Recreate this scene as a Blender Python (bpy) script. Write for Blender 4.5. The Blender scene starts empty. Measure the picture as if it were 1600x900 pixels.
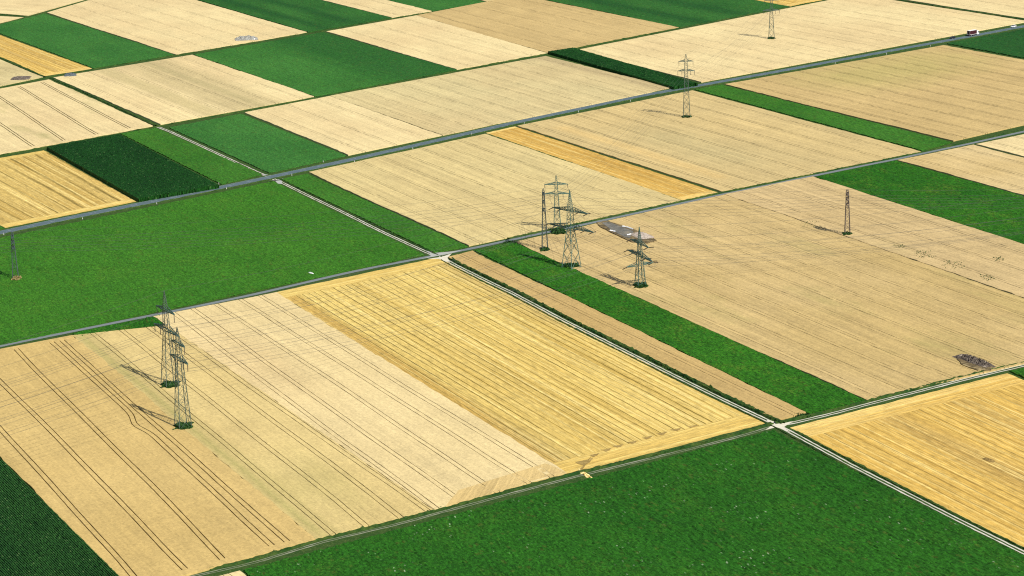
import bpy, math, random
import numpy as np
from mathutils import Vector, Matrix

# ------------------------------------------------------------------ camera
SC = bpy.context.scene
COL = SC.collection
rnd = random.Random(7)
NR = np.random.default_rng(11)
FPX, PITCH, ROLL, CAMH = 4000.0, math.radians(14.0), math.radians(1.77), 260.0
_F = np.array([0, math.cos(PITCH), -math.sin(PITCH)])
_R = np.array([1.0, 0, 0])
_U = np.array([0, math.sin(PITCH), math.cos(PITCH)])
_r = math.cos(ROLL) * _R - math.sin(ROLL) * _U
_u = math.sin(ROLL) * _R + math.cos(ROLL) * _U
_C = np.array([0, 0, CAMH])

cam_d = bpy.data.cameras.new('camera')
cam_d.sensor_width = 36.0
cam_d.lens = 36.0 * FPX / 1600.0
cam_d.clip_start = 1.0
cam_d.clip_end = 60000.0
cam = bpy.data.objects.new('camera', cam_d)
COL.objects.link(cam)
M = Matrix(((_r[0], _u[0], -_F[0], 0), (_r[1], _u[1], -_F[1], 0), (_r[2], _u[2], -_F[2], CAMH), (0, 0, 0, 1)))
cam.matrix_world = M
SC.camera = cam

# ------------------------------------------------------------------ light
SUN_AZ, SUN_EL = math.radians(-52.0), math.radians(44.0)
w = bpy.data.worlds.new('World')
SC.world = w
w.use_nodes = True
wn = w.node_tree
bg = wn.nodes['Background']
sky = wn.nodes.new('ShaderNodeTexSky')
sky.sky_type = 'NISHITA'
sky.sun_disc = False
sky.sun_elevation = SUN_EL
sky.sun_rotation = math.radians(142)
wn.links.new(sky.outputs[0], bg.inputs[0])
bg.inputs[1].default_value = 0.07
sd = bpy.data.lights.new('sun', 'SUN')
sd.energy = 4.6
sd.angle = math.radians(0.5)
sd.color = (1.0, 0.95, 0.86)
so = bpy.data.objects.new('sun', sd)
COL.objects.link(so)
_sd = Vector((math.cos(SUN_AZ) * math.cos(SUN_EL), math.sin(SUN_AZ) * math.cos(SUN_EL), math.sin(SUN_EL)))
so.rotation_euler = _sd.to_track_quat('Z', 'Y').to_euler()
so.location = (0, 0, 400)

SC.view_settings.view_transform = 'Standard'
SC.view_settings.look = 'None'
SC.view_settings.gamma = 1.0
SC.view_settings.use_curve_mapping = False
SC.view_settings.exposure = 0.35
SC.cycles.use_denoising = False
SC.cycles.max_bounces = 4
SC.cycles.filter_width = 1.15

# ------------------------------------------------------------------ helpers
def g(x, y, z=0.0):
    """a point of the land (metres) seen at x, y of the 1600 px wide survey photograph"""
    d = FPX * _F + (x - 800) * _r - (y - 450) * _u
    return _C + d * ((z - CAMH) / d[2])

def gv(p, z=0.0):
    return g(p[0], p[1], z)

def tag(o, label=None, cat=None, group=None, kind=None):
    if label: o['label'] = label
    if cat: o['category'] = cat
    if group: o['group'] = group
    if kind: o['kind'] = kind
    return o

def np_mesh(name, V, F, mat=None, parent=None, uv=None, smooth=False, uv2=None):
    """V (n,3); F (m,4) or list of faces; uv (m*4,2)"""
    me = bpy.data.meshes.new(name)
    if isinstance(F, np.ndarray):
        k = F.shape[1]
        me.vertices.add(len(V)); me.vertices.foreach_set('co', np.asarray(V, dtype=np.float32).ravel())
        me.loops.add(F.size); me.loops.foreach_set('vertex_index', F.astype(np.int32).ravel())
        me.polygons.add(len(F))
        me.polygons.foreach_set('loop_start', np.arange(0, F.size, k, dtype=np.int32))
        me.polygons.foreach_set('loop_total', np.full(len(F), k, dtype=np.int32))
        me.update(calc_edges=True)
    else:
        me.from_pydata([tuple(v) for v in V], [], F)
    if uv is not None:
        l = me.uv_layers.new(name='UVMap')
        l.data.foreach_set('uv', np.asarray(uv, dtype=np.float32).ravel())
    if uv2 is not None:
        l = me.uv_layers.new(name='frac')
        l.data.foreach_set('uv', np.asarray(uv2, dtype=np.float32).ravel())
    me.polygons.foreach_set('use_smooth', np.full(len(me.polygons), smooth, dtype=bool))
    me.validate(clean_customdata=False)
    o = bpy.data.objects.new(name, me)
    COL.objects.link(o)
    if mat: me.materials.append(mat)
    if parent: o.parent = parent
    return o

class MB:
    def __init__(s): s.v = []; s.f = []
    def add(s, vs, fs):
        b = len(s.v); s.v += [tuple(map(float, v)) for v in vs]; s.f += [tuple(i + b for i in f) for f in fs]
    def box(s, x0, x1, y0, y1, z0, z1):
        s.add([(x0,y0,z0),(x1,y0,z0),(x1,y1,z0),(x0,y1,z0),(x0,y0,z1),(x1,y0,z1),(x1,y1,z1),(x0,y1,z1)],
              [(3,2,1,0),(4,5,6,7),(0,1,5,4),(1,2,6,5),(2,3,7,6),(3,0,4,7)])
    def bar(s, a, b, r, n=4, r2=None):
        a = Vector(a); b = Vector(b); d = b - a
        if d.length < 1e-6: return
        q = d.to_track_quat('Z', 'Y'); r2 = r if r2 is None else r2
        A = []; B = []
        for i in range(n):
            t = 2 * math.pi * (i + .5) / n
            o = q @ Vector((math.cos(t), math.sin(t), 0))
            A.append(a + o * r); B.append(b + o * r2)
        s.add(A + B, [(i, (i+1) % n, n + (i+1) % n, n + i) for i in range(n)] + [tuple(range(n-1, -1, -1)), tuple(range(n, 2*n))])
    def cyl(s, c, r, z0, z1, n=12, axis='z'):
        c = Vector(c)
        if axis == 'z': s.bar(c + Vector((0,0,z0)), c + Vector((0,0,z1)), r, n)
        elif axis == 'y': s.bar(c + Vector((0,z0,0)), c + Vector((0,z1,0)), r, n)
    def prism(s, prof, y0, y1):
        """profile of (x,z), extruded along y"""
        n = len(prof)
        s.add([(x, y0, z) for x, z in prof] + [(x, y1, z) for x, z in prof],
              [(i, (i+1) % n, n + (i+1) % n, n + i) for i in range(n)] + [tuple(range(n-1, -1, -1)), tuple(range(n, 2*n))])
    def build(s, name, mat, parent=None, bevel=0):
        o = np_mesh(name, s.v, s.f, mat, parent)
        if bevel:
            m = o.modifiers.new('bevel', 'BEVEL'); m.width = bevel; m.segments = 2; m.limit_method = 'ANGLE'
        return o

def empty(name, loc, rz=0.0):
    o = bpy.data.objects.new(name, None)
    COL.objects.link(o); o.location = tuple(loc); o.rotation_euler = (0, 0, rz)
    o.empty_display_size = 1
    return o

# ------------------------------------------------------------------ materials
def lin(r, g_, b):
    f = lambda c: (c/255/12.92) if c/255 <= .04045 else ((c/255 + .055)/1.055) ** 2.4
    return (f(r), f(g_), f(b), 1)

class Nodes:
    def __init__(s, name, rough=0.9, spec=0.15):
        s.m = bpy.data.materials.new(name); s.m.use_nodes = True
        s.t = s.m.node_tree; s.b = s.t.nodes['Principled BSDF']
        s.b.inputs['Roughness'].default_value = rough
        s.b.inputs['Specular IOR Level'].default_value = spec
        tc = s.t.nodes.new('ShaderNodeTexCoord'); s.uv = tc.outputs['UV']; s.ob = tc.outputs['Object']
    def n(s, t, **k):
        o = s.t.nodes.new(t)
        for a, b in k.items(): setattr(o, a, b)
        return o
    def l(s, a, b): s.t.links.new(a, b)
    def map(s, src, scale, loc=(0,0,0), rot=0):
        m = s.n('ShaderNodeMapping'); s.l(src, m.inputs[0]); m.inputs['Scale'].default_value = scale
        m.inputs['Location'].default_value = loc; m.inputs['Rotation'].default_value = (0,0,rot)
        return m.outputs[0]
    def noise(s, src, scale=(1,1,1), sc=1.0, det=2.0, rough=.6, loc=(0,0,0), dist=0.0, rot=0):
        t = s.n('ShaderNodeTexNoise'); s.l(s.map(src, scale, loc, rot), t.inputs['Vector'])
        t.inputs['Scale'].default_value = sc; t.inputs['Detail'].default_value = det
        t.inputs['Roughness'].default_value = rough; t.inputs['Distortion'].default_value = dist
        return t.outputs[0]
    def white(s, src, scale):
        """one random value for each cell"""
        m = s.map(src, scale); f = s.n('ShaderNodeVectorMath', operation='FLOOR'); s.l(m, f.inputs[0])
        t = s.n('ShaderNodeTexWhiteNoise'); s.l(f.outputs[0], t.inputs[0]); return t.outputs[0]
    def ramp(s, src, stops, interp='LINEAR'):
        r = s.n('ShaderNodeValToRGB'); s.l(src, r.inputs[0]); e = r.color_ramp; e.interpolation = interp
        while len(e.elements) < len(stops): e.elements.new(.5)
        for el, (p, c) in zip(e.elements, stops):
            el.position = p; el.color = c if len(c) == 4 else (*c, 1)
        return r.outputs[0]
    def rng(s, src, a, b, c, d):
        m = s.n('ShaderNodeMapRange'); s.l(src, m.inputs[0])
        for i, v in enumerate((a, b, c, d)): m.inputs[i+1].default_value = v
        return m.outputs[0]
    def mix(s, fac, a, b, mode='MIX'):
        m = s.n('ShaderNodeMix', data_type='RGBA', blend_type=mode)
        if isinstance(fac, (int, float)): m.inputs[0].default_value = fac
        else: s.l(fac, m.inputs[0])
        for i, c in ((6, a), (7, b)):
            if isinstance(c, tuple): m.inputs[i].default_value = c if len(c) == 4 else (*c, 1)
            else: s.l(c, m.inputs[i])
        return m.outputs[2]
    def math(s, op, a, b=0.0):
        m = s.n('ShaderNodeMath', operation=op)
        for i, v in enumerate((a, b)):
            if isinstance(v, (int, float)): m.inputs[i].default_value = v
            else: s.l(v, m.inputs[i])
        return m.outputs[0]
    def scale(s, col, val):
        """colour times value"""
        m = s.n('ShaderNodeVectorMath', operation='SCALE'); 
        if isinstance(col, tuple): m.inputs[0].default_value = col[:3]
        else: s.l(col, m.inputs[0])
        if isinstance(val, (int, float)): m.inputs[3].default_value = val
        else: s.l(val, m.inputs[3])
        return m.outputs[0]
    def bands(s, col, bl):
        """parts of a field that ripened or grew differently: (s0, s1, t0, t1, softness, colour, strength) in fractions of the field"""
        if not bl: return col
        m = s.n('ShaderNodeUVMap'); m.uv_map = 'frac'; x = s.n('ShaderNodeSeparateXYZ'); s.l(m.outputs[0], x.inputs[0])
        nz = s.noise(s.uv, (.04,.01,1), 1, 4, .75); nf = s.noise(s.uv, (.8,.3,1), 1, 3, .8)
        for s0, s1, t0, t1, soft, c, k in bl:
            w_ = s.math('MULTIPLY', s.math('SUBTRACT', nz, .5), soft*2.5)
            u = s.math('ADD', x.outputs[0], w_); v = s.math('ADD', x.outputs[1], w_)
            e = soft + 1e-4
            f = s.rng(u, s0-e, s0+e, 0, 1)
            for src, a, b in ((u, s1+e, s1-e), (v, t1+e, t1-e)): f = s.math('MULTIPLY', f, s.rng(src, a, b, 0, 1))
            f = s.math('MULTIPLY', f, s.rng(v, t0-e, t0+e, 0, 1))
            f = s.math('MULTIPLY', f, s.rng(nf, .3, .6, k*.6, k))
            col = s.mix(f, col, c)
        return col
    def bump(s, h, strength, dist):
        b = s.n('ShaderNodeBump'); s.l(h, b.inputs['Height']); b.inputs['Strength'].default_value = strength
        b.inputs['Distance'].default_value = dist; s.l(b.outputs[0], s.b.inputs['Normal'])
    def out(s, c):
        if isinstance(c, tuple): s.b.inputs['Base Color'].default_value = c if len(c) == 4 else (*c, 1)
        else: s.l(c, s.b.inputs['Base Color'])
        return s.m

def wheat_mat(name, base, dark, streak=.10, patch=.07, green=0.0, seed=0, grain=.12, bands=()):
    N = Nodes(name); L = (seed*37.1, seed*11.3, seed)
    big = N.noise(N.uv, (.012,.006,1), 1, 3, .6, L)
    c = N.mix(N.rng(big, .38, .64, 0, 1), base, dark)
    if green:
        gp = N.noise(N.uv, (.03,.008,1), 1, 4, .65, (seed*3+5, 2, 0))
        c = N.mix(N.rng(gp, .56, .72, 0, green), c, (.20,.21,.055,1))
    c = N.bands(c, bands)
    st = N.noise(N.uv, (.33,.0035,1), 1, 4, .7, L)          # sowing rows, long faint streaks
    st2 = N.noise(N.uv, (1.1,.006,1), 1, 3, .7, L)
    gr = N.noise(N.uv, (1,1,1), .9, 3, .75, L)
    sp = N.white(N.uv, (1.3, .55, 1))
    f = N.math('ADD', N.rng(st, .3, .7, 1-streak, 1+streak), N.rng(st2, .3, .7, -streak*.9, streak*.9))
    dl = N.noise(N.uv, (.75,.0028,1), 1, 3, .75, (seed*2.2+1, 7, 3))      # thin dark drill misses
    f = N.math('SUBTRACT', f, N.rng(dl, .37, .28, 0, streak*2.2))
    f = N.math('ADD', f, N.rng(gr, .3, .7, -grain, grain))
    f = N.math('ADD', f, N.rng(sp, 0, 1, -grain*.55, grain*.55))
    mid = N.noise(N.uv, (.05,.03,1), 1, 3, .6, L)
    f = N.math('ADD', f, N.rng(mid, .3, .7, -patch, patch))
    N.bump(gr, .5, .35)
    return N.out(N.scale(c, f))

def stubble_mat(name, a, b, dark, seed=0, pitch=3.1, contrast=1.0, rowdark=.6, bands=(), pale=(.80,.65,.26,1)):
    N = Nodes(name); L = (seed*31.7, seed*5.3, seed)
    big = N.noise(N.uv, (.03,.006,1), 1, 4, .6, L)
    sw = N.noise(N.uv, (.16,.0022,1), 1, 4, .75, L)         # straw swaths left by the harvester
    c = N.mix(N.rng(N.math('ADD', N.math('MULTIPLY', sw, .6), N.math('MULTIPLY', big, .4)), .42, .6, 0, 1), a, b)
    c = N.bands(c, bands)
    ln = N.noise(N.uv, (.9,.003,1), 1, 3, .8, (seed, 0, 0))
    c = N.mix(N.rng(ln, .52, .64, 0, .7), c, pale)
    # wheel and straw rows: a narrow dark line every few metres, wavering and fading along its length
    wob_ = N.noise(N.uv, (.02,.008,1), 1, 2, .6, (2, seed, 0))
    x = N.n('ShaderNodeSeparateXYZ'); N.l(N.uv, x.inputs[0])
    wob2 = N.noise(N.uv, (.09,.001,1), 1, 2, .6, (9, seed, 0))
    u = N.math('ADD', N.math('DIVIDE', x.outputs[0], pitch), N.math('ADD', N.math('MULTIPLY', wob_, .5), N.math('MULTIPLY', wob2, 1.0)))
    fr = N.math('ABSOLUTE', N.math('SUBTRACT', N.math('FRACT', u), .5))
    fade = N.noise(N.uv, (.22,.005,1), 1, 3, .7, (7, seed, 0))
    c = N.mix(N.math('MULTIPLY', N.rng(fr, .11, .03, 0, rowdark*contrast), N.rng(fade, .36, .58, .15, 1.2)), c, dark)
    c = N.mix(N.rng(ln, .40, .33, 0, .35*contrast), c, dark)
    gr = N.noise(N.uv, (1.3,.16,1), .9, 3, .8, L)
    sp = N.white(N.uv, (1.3, .35, 1))
    f = N.math('ADD', N.rng(gr, .3, .7, .74, 1.26), N.rng(sp, 0, 1, -.09, .09))
    bb = N.noise(N.uv, (.11,.0015,1), 1, 3, .7, (seed*4, 1, 0)); f = N.math('ADD', f, N.rng(bb, .35, .65, -.09, .09))
    N.bump(N.math('ADD', gr, N.math('MULTIPLY', ln, 1.4)), .6, .4)
    return N.out(N.scale(c, f))

def beet_mat(name, a, b, seed=0, specks=0.0, yellow=.25, grain=.45, bands=(), fine=1.0):
    N = Nodes(name, .85, .10); L = (seed*17.7, seed*23.3, seed)
    big = N.noise(N.uv, (.022,.009,1), 1, 4, .62, L)
    c = N.mix(N.rng(big, .36, .64, 0, 1), a, b)
    c = N.bands(c, bands)
    yl = N.noise(N.uv, (.07,.035,1), 1, 4, .7, (seed+9, 3, 1))
    yf = N.noise(N.uv, (1,1,1), .8, 2, .7, L)
    c = N.mix(N.math('MULTIPLY', N.rng(yl, .5, .75, 0, yellow), N.rng(yf, .42, .6, 0, 1)), c, (.16,.20,.025,1))
    v = N.white(N.uv, (2.1, .55, 1)); gr = N.noise(N.uv, (1,.33,1), 1.9*fine, 3, .85, L)
    f = N.math('ADD', N.rng(gr, .28, .72, 1-grain, 1+grain), N.rng(v, 0, 1, -grain*.5, grain*.5))
    st = N.noise(N.uv, (.5,.01,1), 1, 2, .6, L)
    f = N.math('ADD', f, N.rng(st, .3, .7, -.08, .08))
    c = N.scale(c, f)
    red = N.white(N.uv, (.9,.5,1))
    c = N.mix(N.rng(red, .95, .98, 0, .2), c, (.10,.08,.02,1))
    if specks:
        s_ = N.white(N.map(N.uv, (1,1,1), (3.3,7.7,0)), (2.6,1.2,1)); pl = N.noise(N.uv, (.03,.05,1), 1, 3, .6, (4, seed, 0))
        k = N.math('MULTIPLY', N.rng(s_, .985, .995, 0, 1), N.rng(pl, .5, .62, 0, specks))
        c = N.mix(k, c, (.42,.50,.34,1))
    return N.out(c)

def maize_mat(name, a, b, seed=0):
    N = Nodes(name, .8, .12)
    gr = N.noise(N.uv, (1,.45,1), 1.4, 3, .8, (seed,0,0)); big = N.noise(N.uv, (.04,.02,1), 1, 3, .6, (seed,0,0))
    v = N.white(N.uv, (1.4, 1.1, 1))
    c = N.mix(N.rng(big, .35, .65, 0, 1), a, b)
    f = N.math('ADD', N.rng(gr, .28, .72, .55, 1.45), N.rng(v, 0, 1, -.3, .3))
    c = N.scale(c, f)
    c = N.mix(N.rng(v, .96, .99, 0, .4), c, (.14,.22,.08,1))
    return N.out(c)

def flat_mat(name, col, var=.2, sc=1.0, rough=.85, spec=.2, metal=0.0):
    N = Nodes(name, rough, spec); N.b.inputs['Metallic'].default_value = metal
    n = N.noise(N.ob, (1,1,1), sc, 4, .65)
    return N.out(N.scale(col, N.rng(n, .25, .75, 1-var, 1+var)))

G_DK, G_MD = (.020,.082,.010,1), (.033,.118,.013,1)
MT = {}
def grass_mat():
    N = Nodes('grass'); n = N.noise(N.ob, (1,1,1), .35, 4, .75); v = N.noise(N.ob, (1,1,1), 1.6, 2, .8)
    c = N.mix(N.rng(n, .35, .65, 0, 1), (.018,.058,.008,1), (.050,.090,.018,1))
    c = N.mix(N.rng(v, .58, .72, 0, .4), c, (.20,.18,.07,1))
    N.bump(v, .6, .4)
    return N.out(N.scale(c, N.rng(v, .3, .7, .7, 1.3)))
MT['grass'] = grass_mat()
def dkgrass():
    N = Nodes('ditch_grass'); v = N.noise(N.ob, (1,1,1), .9, 4, .8); n = N.noise(N.ob, (1,1,1), .12, 3, .7)
    c = N.mix(N.rng(n, .4, .62, 0, 1), (.013,.050,.008,1), (.05,.085,.016,1))
    N.bump(v, .7, .5)
    return N.out(N.scale(c, N.rng(v, .3, .7, .5, 1.5)))
MT['ditch'] = dkgrass()
def asphalt(name, c0, edge=.1):
    N = Nodes(name, .8, .35); n = N.noise(N.uv, (.6,.02,1), 1, 4, .7); v = N.noise(N.ob, (1,1,1), .8, 3, .7)
    return N.out(N.scale(c0, N.math('ADD', N.rng(n, .3, .7, .85, 1.15), N.rng(v, .3, .7, -.08, .08))))
MT['asphalt'] = asphalt('asphalt', (.085,.125,.142,1))
MT['lane'] = asphalt('lane_asphalt', (.165,.190,.195,1))
def gravel():
    N = Nodes('gravel'); n = N.noise(N.uv, (.8,.05,1), 1, 4, .75); v = N.noise(N.ob, (1,1,1), 1.1, 3, .8)
    c = N.mix(N.rng(n, .35, .65, 0, 1), (.44,.41,.34,1), (.64,.60,.52,1))
    return N.out(N.scale(c, N.rng(v, .3, .7, .82, 1.15)))
MT['gravel'] = gravel()
def dirt():
    N = Nodes('dirt_track'); n = N.noise(N.uv, (.8,.04,1), 1, 4, .75); v = N.noise(N.ob, (1,1,1), .9, 3, .8)
    c = N.mix(N.rng(n, .4, .6, 0, 1), (.14,.17,.09,1), (.31,.31,.24,1))
    return N.out(N.scale(c, N.rng(v, .3, .7, .75, 1.2)))
MT['dirt'] = dirt()
MT['paint'] = flat_mat('road_paint', (.45,.47,.47,1), .1)
MT['soil'] = flat_mat('soil', (.11,.085,.045,1), .3, .6)
MT['steel'] = flat_mat('galvanised_steel', (.085,.125,.105,1), .25, .4, .6, .4, .15)
MT['steel_green'] = flat_mat('green_painted_steel', (.060,.125,.105,1), .2, .4, .6, .35)
MT['steel_dark'] = flat_mat('weathered_steel', (.060,.085,.085,1), .25, .4, .6, .35)
MT['steel_brown'] = flat_mat('rusty_steel', (.13,.105,.09,1), .25, .4, .7, .3)
MT['insul'] = flat_mat('insulator_glaze', (.055,.045,.035,1), .1, 1, .3, .5)
MT['cable'] = flat_mat('aluminium_cable', (.07,.075,.07,1), .1, 1, .5, .4)
MT['concrete'] = flat_mat('concrete', (.32,.31,.28,1), .2, 1)

# ------------------------------------------------------------------ ground
def ground():
    NX = 60
    xs = np.linspace(-14000, 14000, NX); ys = np.linspace(-3000, 24000, NX)
    X, Y = np.meshgrid(xs, ys); V = np.stack([X.ravel(), Y.ravel(), np.full(X.size, -.02)], 1)
    i = np.arange(NX-1); I, J = np.meshgrid(i, i); a = (J*NX + I).ravel()
    F = np.stack([a, a+1, a+NX+1, a+NX], 1)
    o = np_mesh('ground', V, F, MT['grass'])
    tag(o, kind='structure', label='grassy verges and bare land between and beyond the fields')
ground()

def arc(P):
    s = [0.0]
    for a, b in zip(P[:-1], P[1:]): s.append(s[-1] + float(np.hypot(*(b[:2]-a[:2]))))
    return np.array(s)
def resample(px, step=6.0, z=0.0):
    P = np.array([gv(p) for p in px]); s = arc(P); n = max(2, int(s[-1]/step))
    t = np.linspace(0, s[-1], n)
    # gentle smoothing of the surveyed polyline
    Q = np.stack([np.interp(t, s, P[:, k]) for k in range(3)], 1)
    for _ in range(3): Q[1:-1] = (Q[:-2] + 2*Q[1:-1] + Q[2:]) / 4
    Q[:, 2] = z
    return Q, t
def normals(Q):
    d = np.gradient(Q[:, :2], axis=0); d /= np.hypot(d[:, 0], d[:, 1])[:, None]
    return np.stack([-d[:, 1], d[:, 0]], 1)
def ribbon_arrays(px, off, wid, z, step=6.0, jit=0.0, wfun=None):
    Q, t = resample(px, step); n = normals(Q)
    j1 = NR.normal(0, jit, len(Q)); j2 = NR.normal(0, jit, len(Q))
    hw = np.full(len(Q), wid/2) if wfun is None else wid/2*wfun(t)
    A = Q[:, :2] + n*(off + hw + j1)[:, None]; B = Q[:, :2] + n*(off - hw + j2)[:, None]
    V = np.concatenate([np.c_[A, np.full(len(Q), z)], np.c_[B, np.full(len(Q), z)]])
    k = len(Q); i = np.arange(k-1)
    F = np.stack([i, i+k, i+k+1, i+1], 1)
    uvv = np.concatenate([np.c_[np.full(k, off+wid/2), t], np.c_[np.full(k, off-wid/2), t]])
    return V, F, uvv[F.ravel()]
def ribbon(name, px, offs, z, mat, step=6.0, jit=0.0, wfun=None):
    VV, FF, UU, b = [], [], [], 0
    for off, wid in offs:
        V, F, U = ribbon_arrays(px, off, wid, z, step, jit, wfun)
        VV.append(V); FF.append(F + b); UU.append(U); b += len(V)
    return np_mesh(name, np.concatenate(VV), np.concatenate(FF), mat, uv=np.concatenate(UU))
def bank(name, px, off, wid, h, mat, step=1.5, jit=.25):
    """a raised strip of grass with an uneven top"""
    Q, t = resample(px, step); n = normals(Q); k = len(Q)
    prof = [(-.5, 0), (-.38, .75), (-.1, 1.0), (.2, .95), (.42, .6), (.5, 0)]
    V = []
    wm = 1 + .25*np.sin(t*.07+off) + NR.normal(0, .12, k)
    for q, hh in prof:
        w_ = off + wid*q*wm + NR.normal(0, jit*.4, k)
        z = h*hh*(1 + NR.normal(0, .28, k)) if hh else np.full(k, -.02)
        V.append(np.c_[Q[:, :2] + n*w_[:, None], z])
    V = np.concatenate(V); F = []
    i = np.arange(k-1)
    for r in range(len(prof)-1): F.append(np.stack([r*k+i, r*k+i+1, (r+1)*k+i+1, (r+1)*k+i], 1))
    return np_mesh(name, V, np.concatenate(F), mat)

# ------------------------------------------------------------------ roads
RM = [(-260,424),(-100,386),(0,363.5),(115,339),(245,313.5),(400,281.5),(500,260),(650,227),(800,192.5),(1000,150),(1200,114.5),(1385,80.5),(1520,56),(1600,41),(1800,4),(2100,-50)]
RS = [(-160,577),(0,540.5),(112,518),(185,503),(250,490.5),(400,459.5),(550,424.5),(665,402),(737,388.5),(800,374.5),(925,348),(1050,321),(1125,304.5),(1200,289.5),(1300,268.7),(1400,248.7),(1510,225.5),(1600,205.5),(1800,163),(2100,100)]
RT0 = [(247,198.5),(262,204),(310,226),(400,268),(432,281.5)]
RT1 = [(432,281),(475,302.5),(530,328.7),(600,363.7),(650,386.5),(678,399)]
RT2 = [(689,400),(696,405.5),(710,413.5),(760,438.5),(800,457.5),(875,497.5),(950,535),(1050,585),(1125,622),(1213.8,664),(1237,676),(1325,724),(1412,768.7),(1512,820),(1600,863.7),(1750,935),(2400,1255)]
RL = [(150,938),(302,900.5),(400,878.7),(492,850),(532,840),(625,818),(682,802.5),(800,771),(900,744.5),(1000,720.5),(1100,696),(1175,676.5),(1214,664)]
RR = [(1214,664.5),(1228,663.5),(1255,657),(1300,646.5),(1375,626.5),(1450,607.5),(1525,588.5),(1600,571),(1750,536),(2000,480)]
LU = [(-150,271),(0,243.5),(100,225),(180,210.5),(250,197),(400,170.7),(500,151.5),(620,130),(720,110),(800,94.5),(855,84.5),(950,66),(1062,44),(1200,17.5),(1292,0),(1500,-38)]
LV = [(-100,157),(0,138),(70,121.5),(147,108),(272,87),(400,66),(480,52),(507,49),(612,29),(675,18.7),(760,4),(900,-22),(1100,-56)]
LW = [(-60,58),(0,39),(42,26),(72,20),(137,0),(222,-25),(400,-70)]

tag(ribbon('main_road', RM, [(0, 6.4)], .03, MT['asphalt'], jit=.04), kind='structure', label='straight blue grey asphalt country road crossing the whole picture', cat='road')
# painted markings: edge lines and a dashed centre line
def markings():
    VV, FF, b = [], [], 0
    def addq(V, F):
        nonlocal b
        VV.append(V); FF.append(F+b); b += len(V)
    for off in (-2.9, 2.9):
        V, F, _ = ribbon_arrays(RM, off, .10, .034); addq(V, F)
    Q, t = resample(RM, 2.0); n = normals(Q)
    i = 0
    while i < len(Q)-3:
        a, c = Q[i, :2], Q[i+2, :2]; na, nc = n[i]*.08, n[i+2]*.08
        V = np.array([[*(a+na), .034], [*(a-na), .034], [*(c-nc), .034], [*(c+nc), .034]])
        addq(V, np.array([[0,1,2,3]])); i += 6
    o = np_mesh('road_markings', np.concatenate(VV), np.concatenate(FF), MT['paint']); tag(o, kind='structure')
markings()
tag(ribbon('side_road', RS, [(0, 3.0)], .03, MT['lane'], jit=.05), kind='structure', label='narrow grey paved farm road parallel to the main road', cat='road')
# twin wheel strips of the gravel track
def flare(ends):  # widened where it meets a road
    return lambda t: 1 + sum(3.0*np.exp(-((t-(0 if e == 0 else t[-1]))/3.5)**2) for e in ends)
for nm, px, lab in (('gravel_track', RT0, 'short pale gravel track above the main road'), ('gravel_track', RT1, 'pale two strip gravel track between the two paved roads'), ('gravel_track', RT2, 'long pale two strip gravel track running down to the right edge')):
    tag(ribbon(nm, px, [(-.72, .56), (.72, .56)], .012, MT['gravel'], 2.5, .07), kind='structure', label=lab, cat='track')
tag(ribbon('gravel_track', RR, [(-.8, .6), (.8, .6)], .02, MT['gravel'], 2.5, .08), kind='structure', label='pale two strip track rising to the right edge beside golden stubble', cat='track')
tag(ribbon('dirt_track', RL, [(-.6, .5), (.6, .45)], .012, MT['dirt'], 2.5, .10), kind='structure', label='greyish dirt track above the large dark green field', cat='track')

def blob(name, pts, z, mat, **k):
    P = [gv(p) for p in pts]
    o = np_mesh(name, [(p[0], p[1], z) for p in P], [tuple(range(len(P)))], mat)
    # uv not needed for object based noise
    tag(o, kind='structure', **k); return o
MT['apron'] = flat_mat('pale_apron', (.36,.37,.34,1), .15, .5)
MT['apron_white'] = flat_mat('pale_gravel_apron', (.62,.58,.46,1), .15, .6)
blob('junction_paving', [(655,394),(668,397),(673,401),(655,405),(690,404),(712,396),(735,390),(712,391),(690,391),(678,389),(665,391)][0:0] or [(664,391.5),(672,396.5),(673,400.5),(656,405),(700,397),(722,391),(700,393.5),(682,395),(674,393.5)], .036, MT['apron'])
blob('junction_paving', [(668,404.5),(690,401.5),(706,396),(699,403),(703,409),(697,409),(686,404.5)], .040, MT['apron_white'])
blob('junction_paving', [(407,271),(420,275.5),(424,280),(446,276.5),(436,282),(446,288.5),(428,280.5),(400,283)][0:0] or [(408,271.5),(416,275.5),(417,279),(440,274),(424,273.8)], .026, MT['apron'])
blob('junction_paving', [(418,284),(429,281.5),(434,287),(441,287.5),(440,281.5),(452,277)], .026, MT['apron'])
blob('junction_paving', [(1203,657),(1212,658.5),(1222,659),(1238,659),(1230,663),(1222,667),(1232,675),(1222,670),(1214,668.5),(1200,671.5),(1206,665),(1197,657)][0:0] or [(1200,655.5),(1210,659),(1222,660),(1240,658.5),(1229,664.5),(1224,668),(1236,676),(1225,671.5),(1213,667.5),(1196,672),(1206,664.5),(1198,657.5)], .028, MT['apron_white'])

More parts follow.
